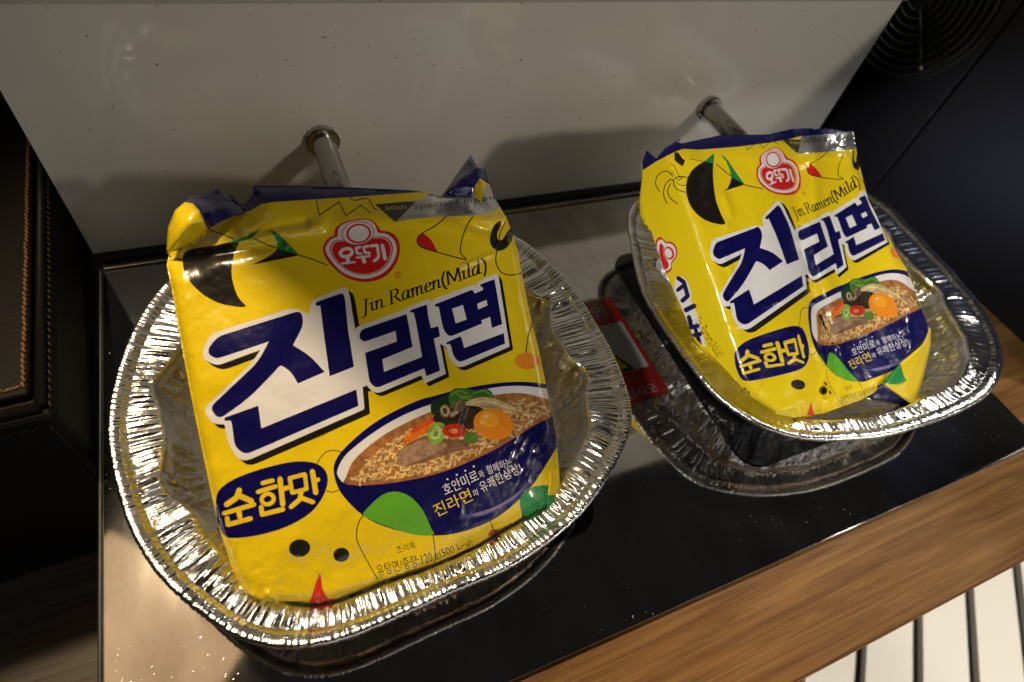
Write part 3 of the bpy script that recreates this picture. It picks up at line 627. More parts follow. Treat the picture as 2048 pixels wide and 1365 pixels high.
lay([ell('D', 1085, 490, 52, 44, 0)], (.10, .20, .03)); lay([ell('D', 1245, 392, 144, 112, 12, 36)], (.84, .27, .01)); lay([ell('D', 1215, 360, 70, 55, 12, 24)], (.90, .38, .02)); lay([ell('D', 1195, 335, 18, 8, -25, 10)], (.90, .72, .40))
hl = [(1020, 1050), (1120, 1030), (1280, 970), (1420, 880), (1500, 800), (1520, 800), (1440, 905), (1300, 1000), (1130, 1062)]
lay([smooth('D', hl, 3)], (.05, .045, .24)); lay([smooth('D', [(1090, 1038), (1230, 995), (1380, 915), (1490, 815), (1400, 922), (1240, 1015), (1130, 1050)], 3)], (.20, .17, .34))
lay([zp('E', [(1112, 517), (1280, 592), (1450, 646), (1592, 652), (1640, 648), (1700, 636)]) + (0, .0)], BLU) if False else None
lay([smooth('E', [(1114, 516), (1150, 460), (1240, 380), (1330, 354), (1430, 385), (1520, 480), (1575, 600), (1592, 651), (1450, 646), (1280, 592), (1190, 556)], 3)], LGR)
lay(line('E', [(1114, 516), (1082, 570), (1068, 650), (1085, 720), (1160, 860), (1245, 1005)], 1.9) + line('E', [(1590, 650), (1604, 750), (1606, 866)], 1.9), BLK)
lay([smooth('D', [(1436, 930), (1480, 870), (1560, 835), (1690, 835), (1760, 900), (1700, 1040), (1600, 1120), (1510, 1128), (1450, 1030)], 3)], GRN)
lay([ell('D', 1258, 1184, 48, 38, -5)], BLK); lay([zp('D', [(1262, 1147), (1225, 1155), (1210, 1185), (1225, 1212), (1262, 1222)])], RED); lay(line('D', [(1222, 1085), (1245, 1150), (1270, 1255)], 1.8), BLK)
lay([smooth('E', [(822, 912), (795, 965), (765, 1060), (745, 1140), (800, 1160), (940, 1125), (880, 1090), (838, 1020)], 3)], (.75, .03, .01))
# --- small lettering
textart('K', '호안미로', (285, 845), (905, 555), 215, WHT, .05); textart('K', '와', (920, 525), (1005, 488), 140, WHT); textart('K', '함께하는', (1065, 455), (1510, 290), 165, WHT)
for cx, cy in ((318, 535), (487, 456), (643, 380), (797, 302)): lay([ell('K', cx, cy, 18, 18, 0, 10)], WHT)
textart('K', '진라면', (130, 1235), (790, 920), 245, (.86, .62, .03), .05); textart('K', '의', (800, 858), (888, 832), 130, WHT); textart('K', '유쾌한상상!', (955, 790), (1690, 410), 205, WHT, .05)
textart('E', '조리예', (1352, 782), (1472, 742), 55, BLK); textart('E', '유탕면/중량:120', (1218, 938), (1595, 836), 84, BLK); textart('E', 'g(500 kcal)', (1618, 832), (1875, 745), 72, BLK)
ART = [a for a in ART if a]

# ================================================================== noodle packets
SL = .5; PN = np.array([0, -SL, 1.0]); PN /= np.linalg.norm(PN); PO = np.array([0, .063, .036])
def lift(P, off): return on_plane(P, PN, PO + np.outer(np.broadcast_to(off, len(P)), PN))
def set_print(me, cols):
    at = me.attributes.new('print', 'FLOAT_COLOR', 'FACE'); at.data.foreach_set('color', np.asarray(cols, np.float32).ravel())
def dens(poly, step, closed=True):
    poly = np.asarray(poly, float); out = []
    n = len(poly)
    for i in range(n if closed else n - 1):
        a, b = poly[i], poly[(i + 1) % n]; k = max(1, int(np.linalg.norm(b - a) / step))
        for t in range(k): out.append(a + (b - a) * t / k)
    if not closed: out.append(poly[-1])
    return np.array(out)
def contain(X, rim, zmax=ZR - .001):
    """push points that are below the rim inside the tray wall"""
    Pr, Nr_, db_ = rim; X = X.copy(); low = np.nonzero(X[:, 2] < zmax)[0]
    if not len(low): return X
    q = X[low, :2]; j = np.argmin(((q[:, None] - Pr[None]) ** 2).sum(2), axis=1); sd = ((q - Pr[j]) * Nr_[j]).sum(1)
    w_ = np.clip((X[low, 2] - .006) / .021, 0, 1); need = .0330 * (1 - w_) + (db_[j] + .0022) * w_ + .006 * w_ * (1 - w_) * 4 * .5; X[low, :2] += Nr_[j] * np.clip(need - sd, 0, None)[:, None]; return X
def packet(food, rim, root, domain, top_line, layers, offset, T, grid):
    dom = dens(domain, grid * .9)
    xs = np.arange(dom[:, 0].min(), dom[:, 0].max(), grid); ys = np.arange(dom[:, 1].min(), dom[:, 1].max(), grid)
    gx, gy = np.meshgrid(xs, ys); gx = gx + (np.arange(len(ys)) % 2)[:, None] * grid / 2
    gp = np.c_[gx.ravel(), gy.ravel()]; gp = gp[inside(gp, dom)]; gp = gp[polydist(gp, np.vstack([dom, dom[:1]])) > grid * .4]
    V = [dom]; E = [(i, (i + 1) % len(dom)) for i in range(len(dom))]; nv = len(dom)
    for shp, col, met in layers:
        if isinstance(shp, tuple):
            _, W_, F = shp; cnt = {}
            for f in F:
                for a, b in zip(f, f[1:] + f[:1]): k = (min(a, b), max(a, b)); cnt[k] = cnt.get(k, 0) + 1
            V.append(W_); E += [(a + nv, b + nv) for (a, b), c_ in cnt.items() if c_ == 1]; nv += len(W_)
        else:
            for p in shp: V.append(p); E += [(nv + i, nv + (i + 1) % len(p)) for i in range(len(p))]; nv += len(p)
    V.append(gp); V = np.vstack(V)
    vs, es, fs, *_ = delaunay_2d_cdt([Vector(v) for v in V], E, [], 0, 1e-3)
    P = np.array([v[:] for v in vs]); F = np.array([f for f in fs if len(f) == 3])
    cen = P[F].mean(1); keep = inside(cen, dom); F = F[keep]; cen = cen[keep]
    ar = np.abs(np.cross(P[F[:, 1]] - P[F[:, 0]], P[F[:, 2]] - P[F[:, 0]])); k2 = ar > 1e-7; F = F[k2]; cen = cen[k2]
    used = np.unique(F); remap = -np.ones(len(P), int); remap[used] = np.arange(len(used)); P = P[used]; F = remap[F]
    col = np.tile(np.array([*YEL, 0.]), (len(F), 1))
    for shp, c_, met in layers:
        polys = [shp[1][f] for f in shp[2]] if isinstance(shp, tuple) else shp
        for p in polys:
            lo, hi = p.min(0), p.max(0); m = (cen[:, 0] > lo[0]) & (cen[:, 0] < hi[0]) & (cen[:, 1] > lo[1]) & (cen[:, 1] < hi[1])
            ix = np.nonzero(m)[0]
            if len(ix): ix = ix[inside(cen[ix], p)]; col[ix] = (*c_, met)
    fi = np.nonzero(inside(cen, food))[0]; mo = 1 + .55 * fbm(cen[fi, 0] / 9, cen[fi, 1] / 7, 77, 3) + r2.normal(0, .10, len(fi)); ye = (np.abs(col[fi, :3] - WHT).sum(1) > .1) & (col[fi, 2] < .5) & ~((col[fi, 0] > .8) & (col[fi, 1] < .42))
    col[fi[ye], :3] *= np.clip(mo[ye], .45, 1.5)[:, None]; col = np.clip(col, 0, .95)
    sg = np.cross(P[F[:, 1]] - P[F[:, 0]], P[F[:, 2]] - P[F[:, 0]]); F[sg > 0] = F[sg > 0][:, ::-1]     # pixel y is down
    off = offset(P); X = contain(lift(P, off), rim)
    ep = .8; Xu = lift(P + (ep, 0), offset(P + (ep, 0))) - lift(P - (ep, 0), offset(P - (ep, 0))); Xv = lift(P + (0, ep), offset(P + (0, ep))) - lift(P - (0, ep), offset(P - (0, ep)))
    Nr = np.cross(Xv, Xu); Nr /= np.linalg.norm(Nr, axis=1)[:, None]; Nr[(Nr @ PN) < 0] *= -1
    me = bpy.data.meshes.new('printed_front'); me.from_pydata(X.tolist(), [], F.tolist()); me.update()
    me.polygons.foreach_set('use_smooth', [True] * len(F)); set_print(me, col)
    me.normals_split_custom_set_from_vertices([tuple(n) for n in Nr])
    front = link('printed_front', me, MT['film'], root)
    # side gusset and back
    cnt = {}
    for f in F:
        for a, b in ((f[0], f[1]), (f[1], f[2]), (f[2], f[0])): cnt[(a, b)] = 1
    nxt = {a: b for (a, b) in cnt if (b, a) not in cnt}
    st = next(iter(nxt)); loop = [st]
    while nxt[loop[-1]] != st and len(loop) < len(nxt) + 2: loop.append(nxt[loop[-1]])
    L = X[loop]; Lp = P[loop]; dt = polydist(Lp, top_line)
    wT = sstep(15, 110, dt); cen3 = L.mean(0); rows = [L]; Tl = np.maximum(T + off[loop], .0008)[:, None]
    for t, inn in ((.12, -.012), (.35, -.02), (.7, -.01), (.92, .02), (1., .06)):
        q = L - PN * (.0007 + (Tl - .0007) * wT[:, None]) * t; q = q + (cen3 - q) * (inn * wT)[:, None]
        q = q + PN * (.0012 * fbm(Lp[:, 0] / 22, Lp[:, 1] / 22 + t * 5, 8, 2) * wT)[:, None]; q[:, 2] = np.maximum(q[:, 2], .0068); rows.append(q)
    n = len(L); VV = np.vstack(rows); FF = []
    for k in range(len(rows) - 1):
        for i in range(n): a, b = k * n + i, k * n + (i + 1) % n; FF.append((b, a, a + n, b + n))
    gc = gp[::23]; gc = gc[polydist(gc, np.vstack([dom, dom[:1]])) > 18]
    vs2, _, fs2, *_ = delaunay_2d_cdt([Vector(v) for v in np.vstack([Lp, gc])], [(i, (i + 1) % n) for i in range(n)], [], 1, 1e-4)
    if len(vs2) == n + len(gc):
        bi = lift(gc, offset(gc)) - PN * (.0007 + (T + .001) * sstep(15, 110, polydist(gc, top_line)))[:, None]; bi[:, 2] = np.maximum(bi[:, 2], .0068)
        base = (len(rows) - 1) * n; m_ = len(VV); VV = np.vstack([VV, bi])
        for f in fs2: FF.append(tuple(base + i if i < n else m_ + i - n for i in f))
    VV[n:] = contain(VV[n:], rim, .068)
    me = bpy.data.meshes.new('wrapper_back'); me.from_pydata(VV.tolist(), [], FF); me.update(); me.polygons.foreach_set('use_smooth', [True] * len(FF))
    set_print(me, np.tile(np.array([*YEL, 0.]), (len(me.polygons), 1))); link('wrapper_back', me, MT['film'], root)
    return front
def flap(name, verts, facets, cols, root, amp=.0004, cuts=4):
    """small folded piece of film: verts {key: (px, py, offset)}, facets of keys"""
    bm = bmesh.new(); cl = bm.faces.layers.int.new('c'); ks = list(verts)
    pos = lift(np.array([verts[k][:2] for k in ks]), np.array([verts[k][2] for k in ks])); bv = {k: bm.verts.new(p) for k, p in zip(ks, pos)}
    for f, c_ in zip(facets, cols): bm.faces.new([bv[k] for k in f])[cl] = c_
    bmesh.ops.triangulate(bm, faces=bm.faces[:]); bmesh.ops.subdivide_edges(bm, edges=bm.edges[:], cuts=cuts, use_grid_fill=True, smooth=.0)
    for v in bm.verts:
        a = np.array([v.co.x / .006, v.co.y / .006 + v.co.z / .005]); v.co += Vector(PN) * float(amp * fbm(a[:1], a[1:], 3, 3)[0])
    inn = [v for v in bm.verts if not v.is_boundary]
    for _ in range(5): bmesh.ops.smooth_vert(bm, verts=inn, factor=.5, use_axis_x=True, use_axis_y=True, use_axis_z=True)
    bmesh.ops.recalc_face_normals(bm, faces=bm.faces)
    if sum(f.normal.dot(Vector(PN)) * f.calc_area() for f in bm.faces) < 0: bmesh.ops.reverse_faces(bm, faces=bm.faces[:])
    pal = [BLU, YEL, SIL, GRN]; me = bpy.data.meshes.new(name); cid = [f[cl] for f in bm.faces]; bm.to_mesh(me); bm.free()
    me.polygons.foreach_set('use_smooth', [True] * len(me.polygons)); set_print(me, [(*pal[i], .85 if i == 2 else 0) for i in cid])
    o = link(name, me, MT['film'], root); md = o.modifiers.new('thickness', 'SOLIDIFY'); md.thickness = .00025; md.offset = -1
    return o
def gauss_line(P, L, w): return np.exp(-(polydist(P, L) / w) ** 2)
def ridge_line(P, L, w): return np.exp(-polydist(P, L) / w)

# ---- flatter packet
TOPL = np.vstack([zp('Q', [(160, 1195), (380, 1140), (500, 1030), (640, 930), (700, 880), (1000, 712), (1130, 640), (1150, 548), (1240, 500), (1330, 370), (1347, 245), (1744, 240)]),
                  [(620, 373), (690, 375), (760, 378), (820, 381), (858, 386)], zp('U', [(60, 600), (120, 612), (400, 625), (505, 600), (535, 490), (590, 395), (650, 430), (704, 470)])])
DOML = np.vstack([TOPL, zp('U', [(770, 640), (800, 680), (850, 770), (900, 850), (945, 960), (985, 1060), (1050, 1290)]), [(1046, 560), (1060, 630), (1078, 700), (1092, 770), (1104, 830), (1114, 885), (1116, 925), (1121, 960), (1119, 1000), (1107, 1030), (1070, 1052),
                  (1000, 1088), (920, 1122), (850, 1150), (760, 1180), (700, 1200), (640, 1213), (580, 1215), (530, 1210), (500, 1198), (480, 1172), (462, 1130), (446, 1080), (432, 1030), (415, 950), (398, 870), (380, 780), (362, 680), (346, 590), (333, 530), (338, 505)]])
SIDEL = DOML[len(TOPL) - 1:]
def offL(P):
    e = polydist(P, SIDEL); et = polydist(P, TOPL); rs_ = sstep(820, 980, P[:, 0]); r = 30. + 34 * rs_
    q = np.clip(1 - e / r, 0, 1); o = -(.0062 + .005 * rs_) * (1 - np.sqrt(1 - q * q * .985))
    o = o + .0035 * sstep(0, 190, e) - .007 * np.clip(1 - et / 75, 0, 1) ** 2
    o = o + .0011 * fbm(P[:, 0] / 150, P[:, 1] / 120, 5, 2) + .0006 * np.exp(-e / 45) * fbm(P[:, 0] / 20, P[:, 1] / 26, 9, 3) + .00030 * fbm(P[:, 0] / 40, P[:, 1] / 34, 12, 4) + .0005 * (.25 - np.abs(fbm(P[:, 0] / 130 + 4, P[:, 1] / 90, 63, 2))) * sstep(.15, .5, vnoise(P[:, 0] / 160, P[:, 1] / 150, 64))
    o = o + .0022 * gauss_line(P, [(340, 500), (430, 492), (520, 468), (640, 452)], 13) - .0018 * gauss_line(P, [(352, 520), (450, 506), (560, 488)], 12)
    o = o - .0022 * gauss_line(P, [(610, 448), (560, 455), (500, 470)], 10) + .0014 * gauss_line(P, [(700, 440), (840, 438), (940, 455)], 16)
    o = o + .0022 * gauss_line(P, [(945, 425), (965, 440), (1010, 436)], 10) - .0020 * gauss_line(P, [(930, 450), (975, 462)], 9) + .0010 * gauss_line(P, [(925, 532), (975, 512), (1000, 505)], 5)
    c = np.exp(-(((P[:, 0] - 1072) / 62) ** 2 + ((P[:, 1] - 880) / 75) ** 2)); o = o + c * (.0014 * fbm(P[:, 0] / 16 + P[:, 1] / 50, P[:, 1] / 34, 17, 3))
    for L_, a in (([(935, 806), (920, 850), (917, 875)], .0009), ([(968, 800), (958, 860), (952, 895), (890, 905)], .0009), ([(1022, 900), (1008, 945)], .0010), ([(922, 1000), (921, 1030)], .0005), ([(470, 1082), (466, 1112)], .0008)): o = o + a * gauss_line(P, L_, 5.0) * .55
    c = np.exp(-(((P[:, 1] - 1165) / 70) ** 2)) ; o = o + .0007 * c * fbm(P[:, 0] / 40, P[:, 1] / 30, 21, 3) + .0012 * gauss_line(P, [(505, 1190), (520, 1200)], 7) + .0012 * gauss_line(P, [(535, 1188), (552, 1204)], 7)
    return o
SEALL = np.vstack([zp('Q', [(1120, 545), (1160, 530), (1240, 490), (1325, 360), (1335, 220)]), [(620, 365), (760, 368), (852, 380), (850, 385), (820, 386), (710, 394), (600, 401), (545, 405), (523, 408), (500, 422), (478, 428)]])
LYL = ART + [([SEALL], BLU, 0.), ([zp('U', [(520, 610), (540, 480), (590, 385), (660, 440), (665, 470), (640, 540), (612, 680)])], YEL, 0.)]
pk = tag(empty('noodle_packet', (.03, .13, .007)), 'yellow noodle packet lying smooth, with one blue corner sticking up', 'noodle packet', 'noodle packets in foil trays')
packet(FOOD, RIM1, pk, DOML, TOPL, LYL, offL, .034, 4.6)
q = lambda z, x, y, o: (*zp(z, [(x, y)])[0], o)
# rolled corner: film curls over, its blue seal folds inwards
flap('rolled_corner', {'a': q('Q', 20, 1275, -.004), 'b': q('Q', 42, 880, .001), 'c': q('Q', 150, 620, .004), 'd': q('Q', 300, 488, .004), 'e': q('Q', 430, 510, .0065), 'f': q('Q', 530, 620, .008), 'g': q('Q', 600, 800, .007), 'h': q('Q', 650, 905, .002),
    'i': q('Q', 540, 1040, -.001), 'j': q('Q', 400, 1120, .0005), 'k': q('Q', 170, 1215, -.002), 'm': q('Q', 300, 850, .010), 'n': q('Q', 200, 1050, .006)},
    [('a', 'b', 'n'), ('b', 'c', 'm', 'n'), ('c', 'd', 'e', 'm'), ('e', 'f', 'm'), ('f', 'g', 'm'), ('g', 'h', 'i', 'm'), ('i', 'j', 'n', 'm'), ('j', 'k', 'n'), ('k', 'a', 'n')], [1] * 9, pk, .0003)
teeth = {}; tf = []
tv = {'d': q('Q', 296, 492, .0035), 'p': q('Q', 385, 405, -.001), 'r': q('Q', 640, 352, -.004), 's': q('Q', 815, 290, -.006), 't': q('Q', 945, 390, -.006), 'u': q('Q', 1150, 560, -.004), 'v': q('Q', 1260, 640, -.002), 'w': q('Q', 1000, 716, .001),
    'x': q('Q', 690, 880, .003), 'y': q('Q', 640, 860, .005), 'z': q('Q', 555, 650, .0085), 'e': q('Q', 440, 515, .0068), 'm': q('Q', 780, 560, .0005)}
ff = [('d', 'p', 'e'), ('p', 'r', 'm', 'e'), ('r', 's', 't', 'm'), ('t', 'u', 'm'), ('u', 'v', 'w', 'm'), ('w', 'x', 'm'), ('x', 'y', 'z', 'm'), ('z', 'e', 'm')]
for k in range(6):
    t0, t1 = .04 + k * .155, .04 + (k + 1) * .155; f = lambda t, up=0: (945 + 205 * t + up * .55, 390 + 170 * t - up)
    for nm, (xx, yy) in (('ta%d' % k, f(t0)), ('tb%d' % k, f((t0 + t1) / 2 + .03, 42)), ('tc%d' % k, f(t1))): tv[nm] = q('Q', xx, yy, -.005)
    ff.append(('ta%d' % k, 'tb%d' % k, 'tc%d' % k))
flap('top_seal', tv, ff, [0] * len(ff), pk, .0002)
flap('seal_corner', {'a': q('U', 485, 118, -.006), 'b': q('U', 300, 370, -.002), 'c': q('U', 153, 590, .0005), 'l': q('U', 122, 615, .002), 'd': q('U', 400, 375, .0045), 'e': q('U', 560, 265, .001), 'f': q('U', 655, 285, -.003), 'g': q('U', 704, 470, -.006),
    'h': q('U', 594, 394, .002), 'i': q('U', 535, 490, .004), 'j': q('U', 508, 638, .002), 'k': q('U', 380, 622, .0015), 'n': q('U', 300, 500, .005)},
    [('a', 'b', 'd', 'e'), ('b', 'c', 'n', 'd'), ('c', 'l', 'k', 'n'), ('k', 'j', 'i', 'n'), ('n', 'i', 'h', 'd'), ('d', 'h', 'e'), ('e', 'h', 'g', 'f')], [0] * 7, pk, .0003)
flap('side_tuck', {'a': q('D', 1655, 705, -.004), 'b': q('D', 1718, 700, -.006), 'c': q('D', 1728, 850, -.007), 'd': q('D', 1700, 900, -.006), 'e': q('D', 1640, 900, -.002), 'f': q('D', 1690, 970, -.008), 'g': q('D', 1630, 1010, -.004), 'h': q('D', 1650, 800, -.001)},
    [('a', 'b', 'c', 'h'), ('h', 'c', 'd', 'e'), ('e', 'd', 'f', 'g')], [1, 1, 3], pk, .0004)

# ---- creased packet: the same print, carried over by matched points (flat packet -> creased packet, both in photo pixels)
LM = [((735, 438), (1551, 294)), ((645, 500), (1514, 356)), ((800, 498), (1602, 353)), ((730, 564), (1571, 390)), ((490, 614), (1450, 448)), ((366, 517), (1372, 370)), ((463, 543), (1427, 356)), ((599, 511), (1489, 370)), ((502, 530), (1445, 388)),
 ((536, 460), (1442, 308)), ((834, 479), (1612, 338)), ((931, 519), (1685, 359)), ((984, 494), (1708, 338)), ((790, 444), (1596, 307)), ((948, 432), (1695, 298)), ((721, 633), (1592, 441)), ((976, 541), (1723, 363)), ((690, 593), (1561, 414)),
 ((418, 696), (1426, 502)), ((422, 819), (1445, 594)), ((650, 744), (1566, 522)), ((477, 904), (1479, 648)), ((717, 812), (1606, 573)), ((659, 753), (1574, 530)), ((718, 672), (1596, 472)), ((741, 766), (1619, 546)), ((853, 610), (1659, 432)),
 ((880, 742), (1688, 530)), ((989, 559), (1730, 395)), ((1010, 688), (1771, 481)), ((911, 720), (1700, 509)), ((668, 935), (1618, 638)), ((987, 849), (1767, 610)), ((1097, 769), (1816, 543)), ((918, 779), (1709, 560)), ((796, 918), (1661, 657)),
 ((710, 970), (1648, 690)), ((1108, 829), (1840, 618)), ((870, 1035), (1701, 739)), ((1045, 944), (1819, 690)), ((882, 1070), (1726, 764)), ((776, 985), (1658, 706)), ((726, 1029), (1653, 731)), ((432, 997), (1469, 715)), ((654, 950), (1613, 686)),
 ((599, 924), (1580, 654)), ((473, 1076), (1500, 762)), ((599, 1097), (1597, 768)), ((683, 1110), (1647, 781)), ((813, 1098), (1699, 779)), ((949, 1091), (1751, 776)), ((640, 1148), (1622, 807)), ((540, 1210), (1565, 832)), ((850, 1150), (1722, 800)),
 ((231, 500), (1287, 344)), ((240, 690), (1312, 500)), ((300, 900), (1392, 655)), ((1020, 480), (1716, 322)), ((1112, 870), (1852, 645)), ((1000, 400), (1704, 270)), ((500, 400), (1400, 283)), ((700, 395), (1530, 276))]
A_ = np.array([a for a, b in LM], float); B_ = np.array([b for a, b in LM], float)
def tps_fit(A, B, reg=6.0):
    n = len(A); d = np.linalg.norm(A[:, None] - A[None], axis=2); K = np.where(d > 0, d * d * np.log(np.maximum(d, 1e-9)), 0) + np.eye(n) * reg * 100
    Pm = np.c_[np.ones(n), A]; Mx = np.zeros((n + 3, n + 3)); Mx[:n, :n] = K; Mx[:n, n:] = Pm; Mx[n:, :n] = Pm.T
    w = np.linalg.solve(Mx, np.vstack([B, np.zeros((3, 2))]))
    def f(X):
        X = np.asarray(X, float); d = np.linalg.norm(X[:, None] - A[None], axis=2); K = np.where(d > 0, d * d * np.log(np.maximum(d, 1e-9)), 0)
        return K @ w[:n] + np.c_[np.ones(len(X)), X] @ w[n:]
    return f
tps = tps_fit(A_, B_)
LYR = []
for shp, c_, met in ART[2:]:
    LYR.append(((('mesh', tps(shp[1]), shp[2])) if isinstance(shp, tuple) else [tps(p) for p in shp], c_, met))
def rs(z, pts, w, sm=True): return line(z, pts, w, sm)
TOPR = np.vstack([zp('R6', [(150, 490), (180, 412), (248, 470), (300, 405), (385, 352), (420, 366), (680, 311), (1010, 305), (1180, 266), (1310, 262), (1322, 270), (1400, 262), (1592, 284)])])
DOMR = np.vstack([TOPR, [(1712, 300), (1722, 345), (1736, 400), (1765, 455), (1790, 500), (1815, 543), (1843, 618), (1862, 662), (1852, 690), (1815, 735), (1772, 772), (1722, 800), (1660, 822), (1600, 838), (1552, 828), (1500, 792), (1450, 738), (1416, 703), (1384, 670), (1370, 632), (1354, 594), (1330, 545), (1311, 490), (1299, 450), (1289, 400)]])
SIDER = DOMR[len(TOPR) - 1:]
# print that only the creased packet shows: whiskers and its side face
BADGE = [(262, 192), (275, 158), (305, 148), (332, 170), (350, 186), (385, 186), (425, 210), (447, 262), (440, 318), (412, 356), (398, 385), (400, 420), (375, 450), (340, 458), (312, 440), (292, 390), (270, 330), (258, 260)]
SIDE = [([smooth('R6', [(640, 440), (585, 482), (500, 540), (458, 615), (452, 700), (480, 790), (540, 862), (620, 905), (716, 918), (690, 850), (657, 760), (640, 650), (635, 540)], 4)], BLK, 0.), ([zp('R6', [(644, 436), (610, 458), (578, 490), (634, 502)])], GRN, 0.),
 (rs('R6', [(270, 695), (242, 640), (262, 580), (320, 556), (362, 590)], 1.9) + rs('R6', [(322, 778), (298, 720), (308, 650), (345, 612), (365, 625)], 1.9) + rs('R6', [(395, 780), (345, 740), (325, 690), (345, 640)], 1.9) + rs('R6', [(460, 600), (410, 592), (368, 615), (380, 670), (445, 700)], 1.9), BLK, 0.),
 ([zp('R6', [(372, 425), (400, 430), (430, 475), (445, 478), (430, 522), (400, 505), (372, 480)])], BLK, 0.),
 ([smooth('RS', BADGE, 3)], RED, 0.),
 ([smooth('RS', (np.array(BADGE) - (350, 300)) * .86 + (350, 300), 3)], WHT, 0.),
 ([smooth('RS', [(290, 260), (300, 200), (330, 230), (330, 300), (375, 375), (355, 425), (325, 410), (300, 330)], 3)], RED, 0.),
 ([ell('RS', 375, 285, 44, 58, -20)], RED, 0.), ([ell('RS', 370, 285, 30, 42, -20)], WHT, 0.),
 ([fillet('RS', [(428, 500, 20), (480, 476, 30), (530, 520, 40), (570, 640, 40), (560, 690), (610, 790), (690, 1080, 10), (650, 1075), (540, 900), (420, 610)])], WHT, 0.),
 (stroke(zp('RS', [(455, 498), (500, 530), (535, 650), (490, 690)]), 9) + stroke(zp('RS', [(500, 560), (450, 600)]), 8) + stroke(zp('RS', [(520, 770), (590, 735)]), 10) + stroke(zp('RS', [(545, 830), (565, 905)]), 9) + stroke(zp('RS', [(560, 920), (620, 905)]), 9) + stroke(zp('RS', [(580, 990), (640, 975)]), 9) + stroke(zp('RS', [(600, 930), (640, 1060)]), 8), BLU, 0.),
 ([zp('R6', [(140, 560), (170, 540), (250, 488), (300, 462), (360, 430), (430, 404), (540, 410), (800, 390), (1030, 360), (1185, 330), (1230, 318), (1400, 305), (1595, 292), (1610, 250), (1300, 240), (1000, 270), (600, 290), (380, 330), (240, 400), (150, 380), (120, 480)])], BLU, 0.),
 ([zp('R6', [(1215, 437), (1240, 318), (1400, 303), (1600, 284), (1625, 400), (1480, 418), (1330, 432)])], SIL, .85)]
LYR += SIDE
ART_KEEP = ART; ART = []
italic('RS', 'Jin Ramen(Mild)', (583, 850), (795, 1180), 40, BLK, 1.6)
textart('R6', 'Special Edition', (1255, 375), (1600, 362), 66, BLK, .2)
LYR += ART; ART = ART_KEEP
CRL = [(1352, 330), (1362, 400), (1378, 482), (1409, 530), (1402, 600), (1436, 700), (1500, 800), (1560, 850)]
VAL = [(1590, 262), (1600, 320), (1603, 400), (1602, 450), (1608, 500), (1628, 570), (1650, 660), (1655, 740), (1648, 830)]
_e = lift(np.array([(1350, 340), (1505, 800)]), -.0015); SE = _e[0]
_dn = -PN + np.array([-.42, 0, 0]); SN = np.cross(_e[1] - _e[0], _dn); SN /= np.linalg.norm(SN)
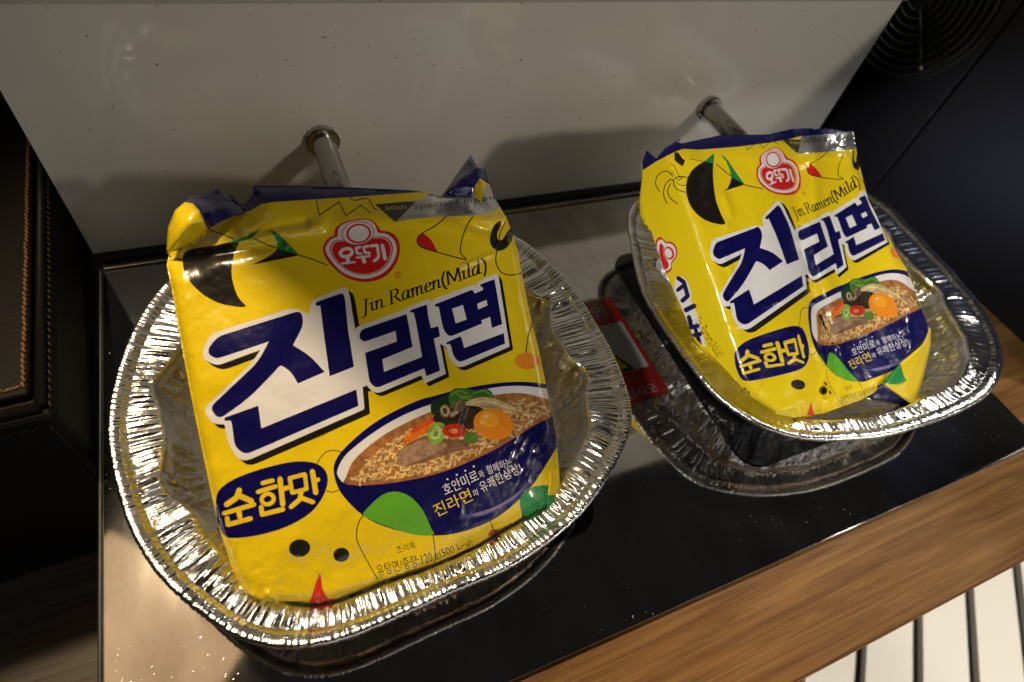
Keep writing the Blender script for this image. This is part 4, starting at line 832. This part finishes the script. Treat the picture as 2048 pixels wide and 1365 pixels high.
def offR(P):
    e = polydist(P, SIDER); et = polydist(P, TOPR); r = 22.
    q_ = np.clip(1 - e / r, 0, 1); o = -.0055 * (1 - np.sqrt(1 - q_ * q_ * .985)) - .004 * np.clip(1 - et / 50, 0, 1) ** 2
    cx = np.interp(P[:, 1], [c[1] for c in CRL], [c[0] for c in CRL]); dl = np.clip(cx - P[:, 0], -40, None)
    o = o - .0012 * np.exp(-np.abs(dl) / 20) + .0016 * gauss_line(P, CRL[2:5], 7)
    vx = np.interp(P[:, 1], [c[1] for c in VAL], [c[0] for c in VAL]); dv = P[:, 0] - vx
    o = o - .0040 * np.exp(-np.abs(dv + 3) / 16) + .0022 * np.exp(-((dv - 26) / 16) ** 2) + .0018 * np.exp(-((dv + 70) / 45) ** 2)
    o = o + .0010 * fbm(P[:, 0] / 85, P[:, 1] / 70, 25, 3) + .00032 * fbm(P[:, 0] / 24, P[:, 1] / 26, 32, 4) + .0007 * np.exp(-e / 30) * fbm(P[:, 0] / 16, P[:, 1] / 20, 39, 3)
    for L_, a, w in (([(1450, 395), (1462, 430), (1452, 450)], .0014, 5), ([(1445, 500), (1462, 545), (1470, 580)], .0010, 5), ([(1640, 620), (1655, 655), (1672, 690)], .0012, 4), ([(1408, 655), (1432, 662), (1480, 650)], .0010, 6), ([(1632, 690), (1668, 790)], .0016, 6),
        ([(1700, 690), (1740, 672)], .0010, 4), ([(1815, 650), (1822, 700)], .0014, 5), ([(1530, 610), (1560, 600)], .0007, 6), ([(1598, 330), (1640, 312), (1700, 318)], .0012, 6), ([(1390, 320), (1420, 345), (1410, 400)], .0012, 9), ([(1560, 830), (1600, 800), (1640, 800)], .0014, 7)):
        o = o + .7 * a * gauss_line(P, L_, w * 1.5)
    c = np.exp(-(((P[:, 0] - 1815) / 45) ** 2 + ((P[:, 1] - 650) / 60) ** 2)); o = o + c * .0014 * fbm(P[:, 0] / 14 + P[:, 1] / 40, P[:, 1] / 26, 57, 3)
    c = np.exp(-(((P[:, 0] - 1690) / 30) ** 2 + ((P[:, 1] - 290) / 26) ** 2)); o = o + c * .0012 * fbm(P[:, 0] / 9, P[:, 1] / 11, 58, 3)
    # the left face of the packet: the plane through the front edge that drops to the tray
    so = ((on_plane(P, SN, SE) - PO) @ PN); so = np.clip(so, -.034, .06)
    k_ = np.clip(.5 + .5 * (so - o) / .003, 0, 1); o = so * (1 - k_) + o * k_ - .003 * k_ * (1 - k_)
    return o
pk2 = tag(empty('noodle_packet', (.29, .13, .007)), 'creased yellow noodle packet with a printed side face showing and a folded lower corner', 'noodle packet', 'noodle packets in foil trays')
packet(tps(FOOD), RIM2, pk2, DOMR, TOPR, LYR, offR, .032, 3.4)
flap('folded_corner', {'a': (1862, 660, -.005), 'b': (1862, 690, -.006), 'c': (1832, 815, -.012), 'd': (1766, 768, .0012), 'e': (1800, 728, .0018), 'f': (1845, 690, -.001), 'g': (1810, 770, -.003)},
     [('a', 'b', 'f'), ('f', 'b', 'g', 'e'), ('b', 'c', 'g'), ('e', 'g', 'd'), ('d', 'g', 'c')], [1, 1, 1, 3, 1], pk2, .0003)
flap('bottom_seal', {'a': (1768, 766, .001), 'b': (1830, 812, -.013), 'c': (1800, 812, -.015), 'd': (1745, 800, -.010), 'e': (1725, 790, -.006)}, [('a', 'b', 'c', 'd', 'e')], [0], pk2, .0003)
teeth = {}; tf = []
for k in range(5):
    x0 = 305 + k * 22; y0 = 402 - k * 13
    for nm, (xx, yy) in (('a%d' % k, (x0, y0 + 6)), ('b%d' % k, (x0 + 6, y0 - 16)), ('c%d' % k, (x0 + 22, y0 - 7))): teeth[nm] = q('R6', xx, yy, -.0045)
    tf.append(('a%d' % k, 'b%d' % k, 'c%d' % k))
flap('seal_teeth', teeth, tf, [0] * 5, pk2, 0, 1)
